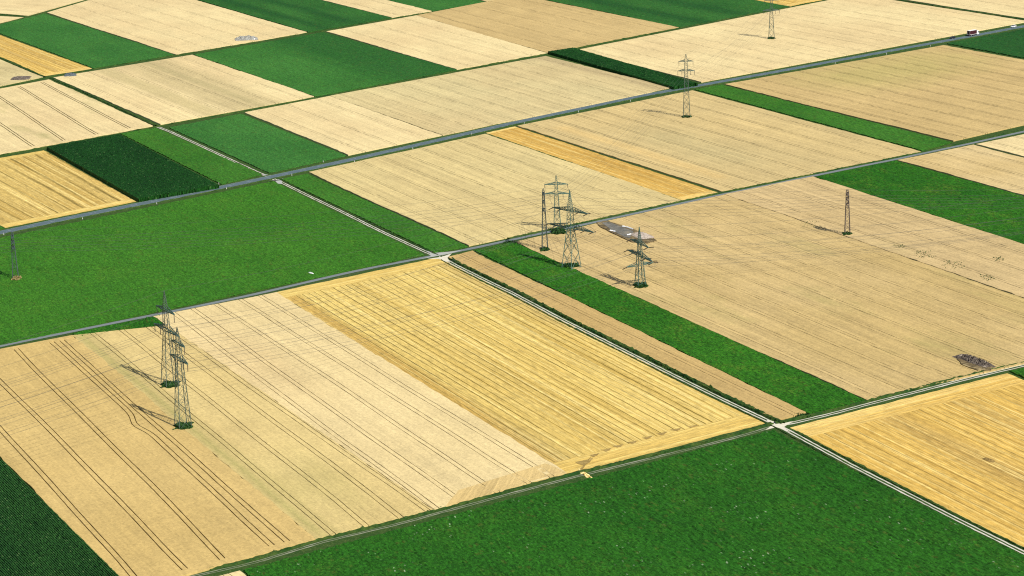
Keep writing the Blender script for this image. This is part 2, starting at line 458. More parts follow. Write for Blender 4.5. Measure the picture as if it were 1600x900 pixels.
# grass banks beside the ways
def gbank(px, off, wid, h, lab, mat='ditch', step=1.5):
    tag(bank('grass_verge', px, off, wid, h, MT[mat], step), kind='structure', label=lab)
gbank(LU, 0, 1.5, .5, 'thin green grass strip along the upper field boundary', 'ditch', 2.5)
gbank(LV, 0, 1.5, .4, 'thin green grass strip along the topmost field boundary', 'ditch', 2.5)
gbank(LW, 0, 1.6, .4, 'thin green grass strip in the top left corner', 'grass', 2.5)
gbank([(-100,48+30),(0,90),(69,120.5)], 0, 2.6, .5, 'dark green strip left of the golden stubble', 'ditch', 2)
gbank([(-200,7),(0,22.5),(42,26)], 0, 2.6, .5, 'dark green strip in the top left corner', 'ditch', 3)
gbank([(79,122),(150,153),(200,177),(244,197)], 0, 2.0, .6, 'dark green ditch between two wheat fields', 'ditch', 1.5)
gbank([(1338,-9),(1500,16),(1600,31),(1625,34.5)], 0, 4.0, .8, 'dark green strip in the top right corner', 'ditch', 2.5)
gbank(RS[9:], 2.9, 2.2, .45, 'green verge above the narrow paved road', 'ditch')
gbank(RT2[1:10], 2.5, 1.9, .8, 'dark green verge along the long gravel track', 'ditch', 1.2)
gbank(RT2[10:], 2.0, 1.0, .35, 'low green verge beside golden stubble', 'grass', 1.5)
gbank(RT2[1:], -2.0, .9, .3, 'thin green verge below the long gravel track', 'ditch', 1.5)
gbank(RL, 2.6, 2.0, .5, 'dark green verge between the dirt track and the fields above', 'ditch', 1.2)
gbank(RR, 2.6, 1.8, .55, 'dark green verge above the right hand track', 'ditch', 1.2)
gbank(RM, 4.2, 1.4, .25, 'grass verge above the main road', 'grass', 2.5)
gbank(RM, -4.2, 1.4, .25, 'grass verge below the main road', 'grass', 2.5)
gbank(RT1, 1.9, .9, .25, 'thin verge above the middle gravel track', 'ditch', 1.5)

# ------------------------------------------------------------------ fields
def corners(q, h):
    TL, TR, BR, BL = q
    return g(*TL, h), g(*TR, h), g(*BR, 0), g(*BL, 0)
def grow(q, k=1.0):
    """crops reach right up to the boundary strips"""
    (a, b), (c, d), (e, f), (g_, h_) = q
    return ((a-.4*k, b-.6*k), (c+.4*k, d-.6*k), (e+.4*k, f+.4*k), (g_-.4*k, h_+.4*k))
def solve_s(q, a, b, xt, xb):
    """positions (0..1) of a tramline on the top and the bottom edge of a field"""
    TL, TR, BR, BL = q
    pt = gv((xt, TL[1] + (TR[1]-TL[1])*(xt-TL[0])/(TR[0]-TL[0])))
    pb = gv((xb, BL[1] + (BR[1]-BL[1])*(xb-BL[0])/(BR[0]-BL[0])))
    T0, T1, B1, B0 = gv(TL), gv(TR), gv(BR), gv(BL)
    f = lambda p, u, v: float(np.dot(p-u, v-u) / np.dot(v-u, v-u))
    return f(pt, T0, T1), f(pb, B0, B1)

def crop_field(name, quads, h, mat, label, cat='field', spacing=24.0, trams=None, gap=.2, caps=(0, 0), pair=.95, wig=.35, z0=0.0, phase=.5, edge=.18, lift=(), mi=None, detour=None):
    detour = detour or {}
    quads = [(lambda q: q)(q) if qi in lift or len(quads) > 1 else grow(q) for qi, q in enumerate(quads)]
    VV, FF, UU, U2, MI = [], [], [], [], []; base = 0
    mats = mat if isinstance(mat, (list, tuple)) else [mat]
    u_off = rnd.uniform(0, 300); v_off = rnd.uniform(0, 300)
    for qi, q in enumerate(quads):
        T0, T1, B1, B0 = corners(q, h)
        W = (np.linalg.norm(T1-T0) + np.linalg.norm(B1-B0))/2; Ln = (np.linalg.norm(B0-T0) + np.linalg.norm(B1-T1))/2
        N = max(4, int(Ln/4.0)); t = np.linspace(0, 1, N+1)[:, None]
        Lf = T0 + (B0-T0)*t; Rt = T1 + (B1-T1)*t
        d = Rt-Lf; wl = np.linalg.norm(d[:, :2], axis=1); t1 = t[:, 0]
        def wob(amp, k=1.0):
            if len(quads) > 1 and amp == .5: amp = .05
            a, b_, c, e = [rnd.uniform(0, 6.28) for _ in range(4)]
            return amp*(np.sin(t1*Ln/45*k+a)*.5 + np.sin(t1*Ln/17*k+b_)*.25 + np.sin(t1*Ln/110*k+c)*.8)*np.minimum(1, np.minimum(t1, 1-t1)*8+.15)
        lines = []
        if trams is not None: tl = [solve_s(q, 0, 0, *p) for p in trams[qi]]
        elif spacing:
            n = max(1, int(round(W/spacing))); tl = [((k+phase)/n + rnd.uniform(-.012,.012)*8/n*.2,)*2 for k in range(n)]
        else: tl = []
        for ti, (s0, s1) in enumerate(tl):
            c = (s0 + (s1-s0)*t1)*wl + wob(wig)
            if ti in detour:
                tc, am, wd_ = detour[ti]; c = c + am*np.exp(-((t1-tc)*Ln/wd_)**2)
            for sgn in (-1, 1):
                cc = c + sgn*pair*(wl/wl.mean())**0; lines.append((cc - gap/2, cc + gap/2))
        eL = NR.normal(0, edge, N+1) + wob(.5, 1.7); eR = wl + NR.normal(0, edge, N+1) + wob(.5, 1.7)
        bounds = [eL] + [x for ab in lines for x in ab] + [eR]
        k0 = int(round(caps[0]/Ln*N)); k1 = N - int(round(caps[1]/Ln*N))
        segs = []
        for i in range(0, len(bounds), 2):
            segs.append((bounds[i], bounds[i+1], k0, k1))
        if k0 > 0: segs.append((eL, eR, 0, k0))
        if k1 < N: segs.append((eL, eR, k1, N))
        for a, b_, i0, i1 in segs:
            sl = slice(i0, i1+1); n_ = i1-i0+1
            if n_ < 2: continue
            un = d[sl]/wl[sl][:, None]
            A = Lf[sl] + un*a[sl][:, None]; B = Lf[sl] + un*b_[sl][:, None]
            zt = z0 + (.05 if qi in lift else 0) + h + NR.normal(0, .03, n_)
            ends = NR.normal(0, edge*1.2)
            top = np.concatenate([np.c_[A[:, :2], zt], np.c_[B[:, :2], zt]])
            bot = np.concatenate([np.c_[A[:, :2], np.full(n_, -.01)], np.c_[B[:, :2], np.full(n_, -.01)]])
            uvt = np.concatenate([np.c_[a[sl]+u_off, t1[sl]*Ln+v_off], np.c_[b_[sl]+u_off, t1[sl]*Ln+v_off]])
            V = np.concatenate([top, bot]); uvv = np.concatenate([uvt, uvt])
            f2 = np.concatenate([np.c_[a[sl]/wl[sl], t1[sl]], np.c_[b_[sl]/wl[sl], t1[sl]]]); f2 = np.concatenate([f2, f2])
            i = np.arange(n_-1)
            F = [np.stack([i, i+1, n_+i+1, n_+i], 1)[:, ::-1][:, ::-1],
                 np.stack([i, 2*n_+i, 2*n_+i+1, i+1], 1), np.stack([n_+i+1, 3*n_+i+1, 3*n_+i, n_+i], 1),
                 np.array([[0, n_, 3*n_, 2*n_], [2*n_-1, n_-1, 3*n_-1, 4*n_-1]])]
            F = np.concatenate(F)
            VV.append(V); FF.append(F+base); UU.append(uvv[F.ravel()]); U2.append(f2[F.ravel()]); base += len(V)
            MI.append(np.full(len(F), mi[qi] if mi else 0, dtype=np.int32))
    F = np.concatenate(FF)
    o = np_mesh(name, np.concatenate(VV), F, mats[0], uv=np.concatenate(UU), uv2=np.concatenate(U2))
    for m_ in mats[1:]: o.data.materials.append(m_)
    o.data.polygons.foreach_set('material_index', np.concatenate(MI))
    tag(o, label, cat, kind='structure')
    return o

def relief_field(name, q, h, amp, mat, label, step=.7, rows=None, cat='field', edge=.25, row_gap=.4):
    """leafy crop: a fine uneven canopy with walls; rows = spacing of planted rows"""
    T0, T1, B1, B0 = corners(grow(q, .8), h)
    W = (np.linalg.norm(T1-T0) + np.linalg.norm(B1-B0))/2; Ln = (np.linalg.norm(B0-T0) + np.linalg.norm(B1-T1))/2
    nu = max(3, int(W/step)) if not rows else max(4, int(W/rows))*3; nv = max(3, int(Ln/(step*1.25)))
    if nu*nv > 520000:
        f = math.sqrt(nu*nv/520000); nv = int(nv/f)
        if not rows: nu = int(nu/f)
        else: nv = int(nv/f)
    u, v = np.meshgrid(np.linspace(0, 1, nu+1), np.linspace(0, 1, nv+1))
    ju = NR.uniform(-.3, .3, u.shape)/nu; jv = NR.uniform(-.35, .35, u.shape)/nv
    if rows:
        ju *= .35
        k3_ = np.arange(nu+1) % 3; u = u + (np.where(k3_ == 1, -.13, np.where(k3_ == 2, .13, 0.0))/(nu/3))[None, :]
    uu, vv = u+ju, v+jv
    P = ((1-uu)*(1-vv))[..., None]*T0 + (uu*(1-vv))[..., None]*T1 + (uu*vv)[..., None]*B1 + ((1-uu)*vv)[..., None]*B0
    z = h + NR.uniform(-amp, amp, u.shape)*.8 + NR.normal(0, amp*.25, u.shape)
    if rows:
        odd = (np.arange(nu+1) % 3 != 0)
        z = z - np.where(odd, 0, row_gap)[None, :]
    P[..., 2] = z
    k = (nv+1)*(nu+1); idx = np.arange(k).reshape(nv+1, nu+1)
    a = idx[:-1, :-1].ravel(); F = [np.stack([a, a+nu+1, a+nu+2, a+1], 1)]
    V = [P.reshape(-1, 3)]; UV = [np.c_[uu.ravel()*W, vv.ravel()*Ln]]; base = k
    for border in (idx[0, :], idx[-1, ::-1], idx[::-1, 0], idx[:, -1]):
        top = P.reshape(-1, 3)[border]; n_ = len(border)
        # leafy side: mid row bulging out and in, then the foot
        mid = top.copy(); mid[:, 2] *= .5; mid[:, :2] += NR.normal(0, edge*.5, (n_, 2))
        ft = top.copy(); ft[:, 2] = -.01
        V += [mid, ft]; UV += [UV[0][border] + [0, .7], UV[0][border] + [0, 1.4]]
        m0 = base; f0 = base+n_; base += 2*n_; i = np.arange(n_-1)
        F += [np.stack([border[i], border[i+1], m0+i+1, m0+i], 1), np.stack([m0+i, m0+i+1, f0+i+1, f0+i], 1)]
    F = np.concatenate(F); UVa = np.concatenate(UV); FRa = UVa/[W, Ln]; UVa = UVa + [rnd.uniform(0,200), rnd.uniform(0,200)]
    o = np_mesh(name, np.concatenate(V), F, mat, uv=UVa[F.ravel()], uv2=FRa[F.ravel()])
    tag(o, label, cat, kind='structure')
    return o

def lerp(p, q, t): return (p[0]+(q[0]-p[0])*t, p[1]+(q[1]-p[1])*t)
def stubble_field(name, q, mat, mat_h, label, caps=(10, 10)):
    """mown field: main part with its rows, and headlands mown crosswise at both ends"""
    TL, TR, BR, BL = q
    T0, T1, B1, B0 = [gv(p) for p in q]; Ln = (np.linalg.norm(B0-T0) + np.linalg.norm(B1-T1))/2
    W = (np.linalg.norm(T1-T0) + np.linalg.norm(B1-B0))/2
    VV, FF, UU, MI, U2, base = [], [], [], [], [], 0
    t0, t1 = caps[0]/Ln, 1-caps[1]/Ln
    q = grow(q, .7)
    for a, b, rot, mi in ((0, t0, 1, 1), (t0, t1, 0, 0), (t1, 1, 1, 1)):
        nu, nv = max(4, int(W/3)), max(2, int((b-a)*Ln/3))
        u, v = np.meshgrid(np.linspace(0, 1, nu+1), np.linspace(a, b, nv+1))
        P = ((1-u)*(1-v))[..., None]*T0 + (u*(1-v))[..., None]*T1 + (u*v)[..., None]*B1 + ((1-u)*v)[..., None]*B0
        P[..., 2] = .10 + NR.uniform(-.04, .04, u.shape)
        bd = np.zeros(u.shape, bool); bd[:, 0] = bd[:, -1] = True
        if a == 0: bd[0] = True
        if b == 1: bd[-1] = True
        P[..., 2][bd] = -.01; P[..., :2][bd] += NR.normal(0, .2, (bd.sum(), 2))
        if 0 < a: P[0, :, 2] = .1; P[0, [0, -1], 2] = -.01
        if b < 1: P[-1, :, 2] = .1; P[-1, [0, -1], 2] = -.01
        k = u.size; idx = np.arange(k).reshape(u.shape); c = idx[:-1, :-1].ravel()
        F = np.stack([c, c+nu+1, c+nu+2, c+1], 1)
        uv = np.c_[u.ravel()*W, v.ravel()*Ln]; fr = np.c_[u.ravel(), v.ravel()]; U2.append(fr[F.ravel()])
        if rot: uv = uv[:, ::-1]
        VV.append(P.reshape(-1, 3)); FF.append(F+base); UU.append(uv[F.ravel()]); MI.append(np.full(len(F), mi, dtype=np.int32)); base += k
    o = np_mesh(name, np.concatenate(VV), np.concatenate(FF), mat, uv=np.concatenate(UU), uv2=np.concatenate(U2))
    o.data.materials.append(mat_h)
    o.data.polygons.foreach_set('material_index', np.concatenate(MI))
    tag(o, label, 'field', kind='structure')
    return o

# grain colours
PALE, PALE_D = (.66,.535,.275,1), (.60,.48,.235,1)
TAN, TAN_D = (.50,.365,.155,1), (.45,.325,.135,1)
BUFF, BUFF_D = (.60,.465,.235,1), (.53,.405,.195,1)
GREY, GREY_D = (.55,.455,.225,1), (.48,.39,.185,1)
GRN, DRY = (.27,.26,.08,1), (.36,.30,.14,1)
_wm = [0]
def WM(a, b, **k):
    _wm[0] += 1
    return wheat_mat('ripe_grain', a, b, seed=_wm[0], **k)
STR_A, STR_B, STR_DK = (.66,.45,.13,1), (.56,.36,.085,1), (.20,.15,.035,1)
ST1 = stubble_mat('striped_stubble', (.64,.475,.145,1), (.52,.36,.09,1), (.15,.105,.015,1), 1, contrast=1.25, rowdark=.75, bands=[(-.1,.07,0,1,.02,(.46,.29,.07,1),.9), (.90,1.1,0,.5,.04,(.42,.30,.10,1),.6), (0,.12,.8,1,.05,(.38,.27,.09,1),.5)])
ST0 = stubble_mat('wide_striped_stubble', (.54,.385,.115,1), (.45,.30,.075,1), (.19,.135,.03,1), 8, pitch=7.5, rowdark=.8)
ST1h = stubble_mat('headland_stubble', (.62,.45,.13,1), (.54,.36,.085,1), (.28,.18,.04,1), 2, contrast=.5)
ST2 = stubble_mat('golden_stubble', (.60,.395,.095,1), (.50,.31,.065,1), (.22,.14,.03,1), 3, pitch=3.6, contrast=1.1, bands=[(.3,.42,0,1,.03,(.40,.27,.09,1),.5), (.62,.7,0,1,.03,(.42,.28,.09,1),.5)])
ST2h = stubble_mat('golden_headland', (.70,.50,.16,1), (.58,.37,.085,1), (.34,.22,.06,1), 4, contrast=.5)
ST3 = stubble_mat('amber_stubble', (.54,.335,.075,1), (.47,.275,.055,1), (.30,.18,.045,1), 5, contrast=.5, rowdark=.4)

def wf(quads, mat, label, h=.6, **k):
    return crop_field('wheat_field', quads, h, mat, label, **k)
# --- top band
wf([((-250,0),(0,-70),(330,-56),(43,25))], WM(PALE, BUFF), 'pale wheat field in the very top left corner', spacing=30)
wf([((-250,12),(36,27.5),(0,36),(-200,90))], WM(PALE, BUFF), 'sliver of pale wheat at the left edge of the top', spacing=0)
BT = lambda nm, a, b, **k: beet_mat(nm, a, b, **k)
BG1, BG2 = (.026,.105,.018,1), (.040,.140,.026,1)
b_far = BT('beet_leaves_far', (.024,.108,.018,1), (.038,.142,.024,1), seed=1, yellow=.1)
b_far3 = BT('beet_leaves_banded', (.028,.118,.018,1), (.040,.148,.024,1), seed=9, yellow=.1, bands=[(.55,1.1,-.1,1.1,.10,(.012,.070,.012,1),.75)])
b_far2 = BT('beet_leaves_deep', (.018,.086,.014,1), (.030,.118,.020,1), seed=2, yellow=.05, bands=[(.15,.28,0,1,.05,(.010,.060,.012,1),.8), (.5,.66,0,1,.06,(.010,.060,.012,1),.8)])
b_mid = BT('beet_leaves', (.028,.118,.009,1), (.037,.138,.011,1), seed=3, yellow=.2, grain=.55, fine=1.4)
b_mid2 = BT('beet_leaves_fresh', (.026,.108,.010,1), (.038,.138,.014,1), seed=4, yellow=.2)
b_near = BT('beet_leaves_near', (.013,.076,.006,1), (.017,.089,.007,1), seed=5, yellow=.15, specks=.5, grain=.65, fine=1.9)
b_strip = BT('beet_leaves_strip', (.014,.084,.005,1), (.024,.112,.007,1), seed=6, yellow=.5, grain=.75, fine=1.5)
b_dark = BT('beet_leaves_dark', (.010,.058,.010,1), (.016,.078,.013,1), seed=7, yellow=.05)
mz = maize_mat('maize_leaves', (.006,.046,.005,1), (.009,.060,.007,1), 1)
mz_near = maize_mat('maize_leaves_near', (.013,.058,.011,1), (.022,.082,.015,1), 2)
def bf(q, mat, label, step=.9, h=.45, amp=.2):
    return relief_field('beet_field', q, h, amp, mat, label, step=step)
bf(((-22,44),(70,21.5),(272,86),(147,107)), b_far, 'green field in the top left between golden stubble and pale wheat', 1.3)
stubble_field('stubble_field', ((-60,62),(-24,46),(145,107.5),(70,119)), ST2, ST2h, 'golden stubble strip at the left edge near the top', (6, 9))
wf([((-250,112),(-62,68),(66,121),(-100,156))], WM(GREY, GREY_D, green=.3), 'greyish wheat corner at the left edge near the top', spacing=30)
wf([((74,20),(222,-24),(479,51),(275,86))], WM(PALE, BUFF, streak=.05), 'large pale wheat field at the top left with a rubble patch', spacing=26)
bf(((224,-25),(312,-46),(611,28),(482,50.5)), b_far2, 'dark green field at the top with darker bands', 1.5)
wf([((314,-46),(372,-57),(674,18),(613,28))], WM(PALE, BUFF), 'narrow pale wheat wedge at the top between two green fields', spacing=26)
bf(((374,-57),(500,-62),(759,3.5),(676,18)), b_far, 'small green wedge at the top edge left of centre', 1.5)
wf([((500,-62),(800,-110),(1000,-42),(761,3))], WM(TAN, GREY), 'tan wheat beyond the top edge', spacing=26)
# --- second band
wf([((-200,177),(76,124.5),(238,197.5),(-60,253))], WM(BUFF, PALE, green=.5), 'wheat field at the left edge with dark double wheel tracks', trams=[[(-150,-20),(-85,45),(-20,102),(62,160)][0:0] or [(-130,-5),(-62,55),(-15,103),(26,155),(62,206)]], caps=(5, 5), gap=.6)
wf([((84,121.5),(300,86),(490,151.5),(251,195))], WM(BUFF, PALE, bands=[(.28,.40,-.1,1.1,.02,GREY_D,.9),(.46,.80,-.1,1.1,.05,(.46,.37,.18,1),.85),(.62,.68,-.1,1.1,.01,DRY,.6)]), 'banded wheat field in the upper left between ditch and green field', spacing=18)
bf(((303,85.5),(505,50.5),(713,109.5),(493,151)), b_far3, 'wide green field in the upper left centre', 1.2)
wf([((510,49.5),(650,24.5),(855,83.5),(714,109))], WM(PALE, BUFF), 'pale yellow wheat field right of the wide green field', spacing=26)
wf([((651,24.3),(812,-7),(1060,43.5),(856,83.3))], WM(TAN, TAN_D), 'tan wheat field at the top centre', spacing=26)
bf(((814,-8),(980,-36),(1232,10.5),(1063,43.5)), b_far2, 'dark green field at the top right of centre', 1.5)
stubble_field('stubble_field', ((982,-36),(1200,-70),(1500,-40),(1235,10)), ST2, ST2h, 'golden stubble at the top edge beyond the green field', (8, 8))
# --- third band
stubble_field('stubble_field', ((-150,272),(69,235),(213,315),(9,356)), ST0, ST1h, 'golden stubble with dark mown stripes at the left edge beside maize', (7, 8))
bf(((-300,300),(-153,274),(6,357),(-100,381)), b_mid2, 'tiny green corner at the left edge above the main road', 1.3)
def maize(q, mat, label, h, step=1.0, rows=.8, gap=.3):
    return relief_field('maize_field', q, h, .13 if gap < 1 else .16, mat, label, step=step, rows=rows, row_gap=gap)
maize(((73,229.5),(186,209.5),(342,294),(217,316)), mz, 'very dark green maize block with a black shaded side', 2.0)
bf(((189,209),(243,200),(409,273),(347,289)), b_mid2, 'bright green strip between dark maize and the gravel track', 1.0)
bf(((264,199.5),(376,178),(541,244),(421,270.5)), b_far, 'green field above the main road right of the gravel track', 1.0)
wf([((382,176),(515,150.5),(690,212),(545,243))], WM(PALE, BUFF), 'pale wheat field above the main road in the left centre', spacing=24)
wf([((516,150),(852,88),(1050,137.5),(692,212))], WM(GREY, (.52,.41,.20,1), streak=.12, bands=[(.93,1.1,-.1,1.1,.02,(.38,.29,.15,1),.6)]), 'large greyish wheat field above the main road', spacing=16, gap=.19)
maize(((857,80.5),(895,74.5),(1089,134),(1052,140)), mz, 'long narrow dark maize strip above the main road', 2.0, 1.4, 1.1)
wf([((899,79),(1338,-8),(1606,34),(1096,129))], WM(BUFF, PALE, streak=.09), 'large pale pinkish wheat field at the top right with a power pylon', spacing=18, gap=.19)
wf([((1345,-11),(1700,-80),(1900,-20),(1625,33))], WM(PALE, BUFF), 'pale wheat in the top right corner', spacing=24)
# --- fourth band
relief_field('beet_field', ((-250,424),(427,283.5),(662,398.5),(-120,565)), .45, .2, b_mid, 'largest bright green field at the left below the main road', step=.85)
bf(((440,280),(479,271.5),(731,386),(679,395)), b_mid2, 'narrow green strip right of the middle gravel track', .85)
wf([((483,269),(758,209.5),(1063,314),(733,385))], WM((.56,.45,.205,1), (.52,.405,.18,1), streak=.12), 'wheat field in the centre with many wheel tracks', spacing=15)
stubble_field('stubble_field', ((759,207.5),(804,197.5),(1124,301.5),(1066,313)), ST3, ST2h, 'narrow amber stubble strip in the centre right', (4, 7))
wf([((808,197),(1082,141.5),(1438,238),(1128,300))], WM((.53,.40,.175,1), (.49,.375,.17,1), streak=.15, bands=[(.2,.5,.3,.8,.12,(.44,.36,.17,1),.8),(.10,.16,.1,.9,.02,(.56,.40,.16,1),.9)]), 'wheat field below the main road with a power pylon', spacing=18, gap=.3)
bf(((1086,140),(1127,132.5),(1487,223),(1442,236)), b_mid2, 'long thin green strip between two wheat fields', 1.1)
wf([((1133,132),(1474,71),(1845,139),(1490,221))], WM(TAN, TAN_D, bands=[(.25,.9,.02,.35,.12,(.36,.33,.10,1),.55)]), 'large tan wheat field at the right with a greenish patch', spacing=18, gap=.3)
bf(((1480,68),(1800,8),(2000,110),(1850,138)), b_dark, 'dark green field at the right edge beside the truck', 1.5, .6)
# --- fifth band
MB1 = WM((.53,.385,.148,1), (.49,.35,.128,1), streak=.07)
wf([((-140,572.5),(112,524),(493.5,845),(205,924))], MB1, 'near wheat field at the left with bold double wheel tracks', trams=[[(-95,222),(-42,296),(21,354),(76,432),(92,456)]], caps=(3, 6), gap=.36, wig=.5, h=.7, detour={3: (.47, -2.2, 9)})
MB2 = WM((.58,.45,.19,1), (.53,.40,.16,1), streak=.07, bands=[(-.1,.22,-.1,1.1,.03,(.42,.34,.13,1),.65),(.045,.10,0,1,.03,(.27,.27,.08,1),.5),(.15,.75,.72,.93,.10,(.40,.34,.12,1),.5)])
MB3 = WM((.665,.53,.27,1), (.61,.48,.235,1), streak=.07, bands=[(-.1,.45,.12,.5,.12,(.54,.40,.19,1),.6)])
MB4 = WM((.58,.43,.185,1), (.53,.385,.155,1), streak=.12)
wf([((112,523.5),(262,508),(676,799),(492,845)), ((239.5,494),(431,456.5),(886,741),(677,799)), ((716,766),(852,724),(886,741),(698,793.5))], [MB2, MB3, MB4], 'near pale wheat field crossed by cable shadows beside striped stubble', trams=[[(144,520),(190,572),(232,626),(258,668)], [(270,682),(301,722),(337,777),(375,827),(406,862)], [(747,777),(800,827),(837,862)]], gap=.27, wig=.45, mi=[0,1,2], lift=(2,), h=.65)
blobq = ((113,520.5),(250,492.5),(254,509),(127,528))
relief_field('weed_strip', blobq, .5, .3, b_strip, 'dark green weedy strip below the narrow road behind the left pylons', step=.8, cat='weeds')
stubble_field('stubble_field', ((431,456.5),(686,402),(1196,662),(886,741.5)), ST1, ST1h, 'large golden striped stubble field in the foreground centre', (12, 13))
wf([((700,402),(737,392.5),(1259,646),(1216,657.5))], WM((.47,.33,.13,1), (.43,.295,.11,1)), 'narrow brown wheat strip right of the long gravel track', trams=[[(718,1243)]], h=.6)
bf(((742,391.5),(802,378),(1352,626.5),(1264,647)), b_strip, 'long green strip running to the lower right past the pylons', .8)
wf([((804.5,378.3),(1131,304.5),(1775,528),(1354.5,626))], WM((.50,.37,.165,1), (.46,.335,.135,1), green=.35, streak=.14), 'largest wheat field at the right of centre with fine wheel tracks', spacing=12, gap=.19, h=.45)
wf([((1132,304),(1270,276),(1935,493),(1777,528))], WM((.51,.38,.185,1), (.47,.345,.16,1), green=.15, streak=.14), 'wheat strip with a lone pylon and weedy spots at the right', spacing=22, gap=.25)
bf(((1274,276.5),(1398,251),(2080,440),(1940,492)), b_strip, 'wide green band at the right edge', .9)
wf([((1403,250.5),(1520,226.5),(2300,428),(2082,440))], WM(TAN, BUFF), 'wheat field at the right edge above the green band', spacing=20, gap=.3)
wf([((1526,225.5),(1750,179),(2600,370),(2310,427))], WM(BUFF, PALE), 'pale wheat wedge at the right edge under the narrow road', spacing=20, gap=.3)
maize(((-330,622),(-150,567),(207,931),(20,985)), mz_near, 'dark maize field with visible rows in the lower left corner', 2.4, .8, .78, 1.3)
# --- nearest band
wf([((200,937),(374,892),(400,915),(240,960))], WM(BUFF, PALE), 'small scrap of wheat at the bottom edge below the dirt track', spacing=10, h=.7)
relief_field('beet_field', ((381,891),(1207,672),(1900,1021),(640,1150)), .5, .26, b_near, 'huge deep green leafy field along the bottom', step=.62)
stubble_field('stubble_field', ((1234,668),(1574,583),(2150,830),(1740,930)), ST2, ST2h, 'orange golden stubble field in the lower right corner', (13, 8))
bf(((1578,580),(1800,529),(2400,760),(2155,828)), b_strip, 'green corner at the right edge beyond the golden stubble', 1.0)

# land just outside the photograph
wf([((640,1153),(1902,1024),(2600,1370),(500,1500))], WM(BUFF, TAN), 'wheat field nearer than the huge deep green field', spacing=20)
bf(((1745,932),(2152,832),(2900,1130),(2420,1255)), b_mid, 'green field beyond the golden stubble', 1.4)
wf([((2158,829),(2405,762),(3200,1010),(2920,1130))], WM(TAN, BUFF), 'wheat field beyond the golden stubble', spacing=20)
wf([((-700,700),(-425,655),(-160,1040),(-520,1150))], WM(BUFF, TAN), 'wheat field left of the near maize', spacing=20)

# ------------------------------------------------------------------ pylons
LAT = {}
def lattice(mb, z0, z1, w0, w1, legr, brr, panel=1.15, xbr=False):
    """square lattice shaft between two heights"""
    c = lambda z, i: Vector(((w0+(w1-w0)*(z-z0)/(z1-z0))/2*(-1, 1, 1, -1)[i], (w0+(w1-w0)*(z-z0)/(z1-z0))/2*(-1, -1, 1, 1)[i], z))
    for i in range(4): mb.bar(c(z0, i), c(z1, i), legr, 4)
    z = z0; k = 0
    while z < z1-.2:
        wz = w0+(w1-w0)*(z-z0)/(z1-z0); zn = min(z1, z + max(1.1, wz*panel))
        for i in range(4):
            j = (i+1) % 4
            if xbr or wz > 2.6:
                mb.bar(c(z, i), c(zn, j), brr, 3); mb.bar(c(z, j), c(zn, i), brr, 3)
            elif k % 2: mb.bar(c(z, i), c(zn, j), brr, 3)
            else: mb.bar(c(z, j), c(zn, i), brr, 3)
            if k % 2 == 0: mb.bar(c(z, i), c(z, j), brr, 3)
        z = zn; k += 1

def arm_mesh(half, w, depth, r, tipw=.15, rise=.0):
    """a crossarm reaching both ways along x from the shaft: two lower and two upper chords with bracing"""
    mb = MB()
    for sx in (-1, 1):
        root = w/2; tip = Vector((sx*half, 0, rise))
        for sy in (-1, 1):
            lo = Vector((sx*root, sy*w/2, 0)); up = Vector((sx*root, sy*w/2, depth)); tp = tip + Vector((0, sy*tipw, 0))
            mb.bar(lo, tp, r, 4); mb.bar(up, tp, r*.85, 4)
            n = max(3, int(half/1.6))
            for k in range(n):
                a = k/n; b = (k+1)/n
                mb.bar(lo.lerp(tp, a), up.lerp(tp, b), r*.55, 3); mb.bar(lo.lerp(tp, b), up.lerp(tp, b), r*.5, 3)
        for k in range(max(3, int(half/1.6))):
            n = max(3, int(half/1.6)); a = k/n; b = (k+1)/n
            l1 = Vector((sx*root, -w/2, 0)); l2 = Vector((sx*root, w/2, 0)); t1 = tip + Vector((0,-tipw,0)); t2 = tip + Vector((0,tipw,0))
            p, q = (l1.lerp(t1, a), l2.lerp(t2, b)) if k % 2 else (l2.lerp(t2, a), l1.lerp(t1, b))
            mb.bar(p, q, r*.5, 3)
        mb.bar(tip + Vector((0,-tipw-.1,0)), tip + Vector((0,tipw+.1,0)), r, 4)
    mb.box(-w/2-.02, w/2+.02, -w/2-.02, -w/2+.05, -.06, .06); mb.box(-w/2-.02, w/2+.02, w/2-.05, w/2+.02, -.06, .06)
    return mb

def insulator_mb(a, b, r=.19):
    mb = MB(); a = Vector(a); b = Vector(b); n = max(6, int((b-a).length/.22)); mb.bar(a, b, .045, 4)
    for k in range(n):
        c = a.lerp(b, (k+.5)/n); d = (b-a).normalized()*.045
        mb.bar(c-d, c+d, r, 6)
    return mb

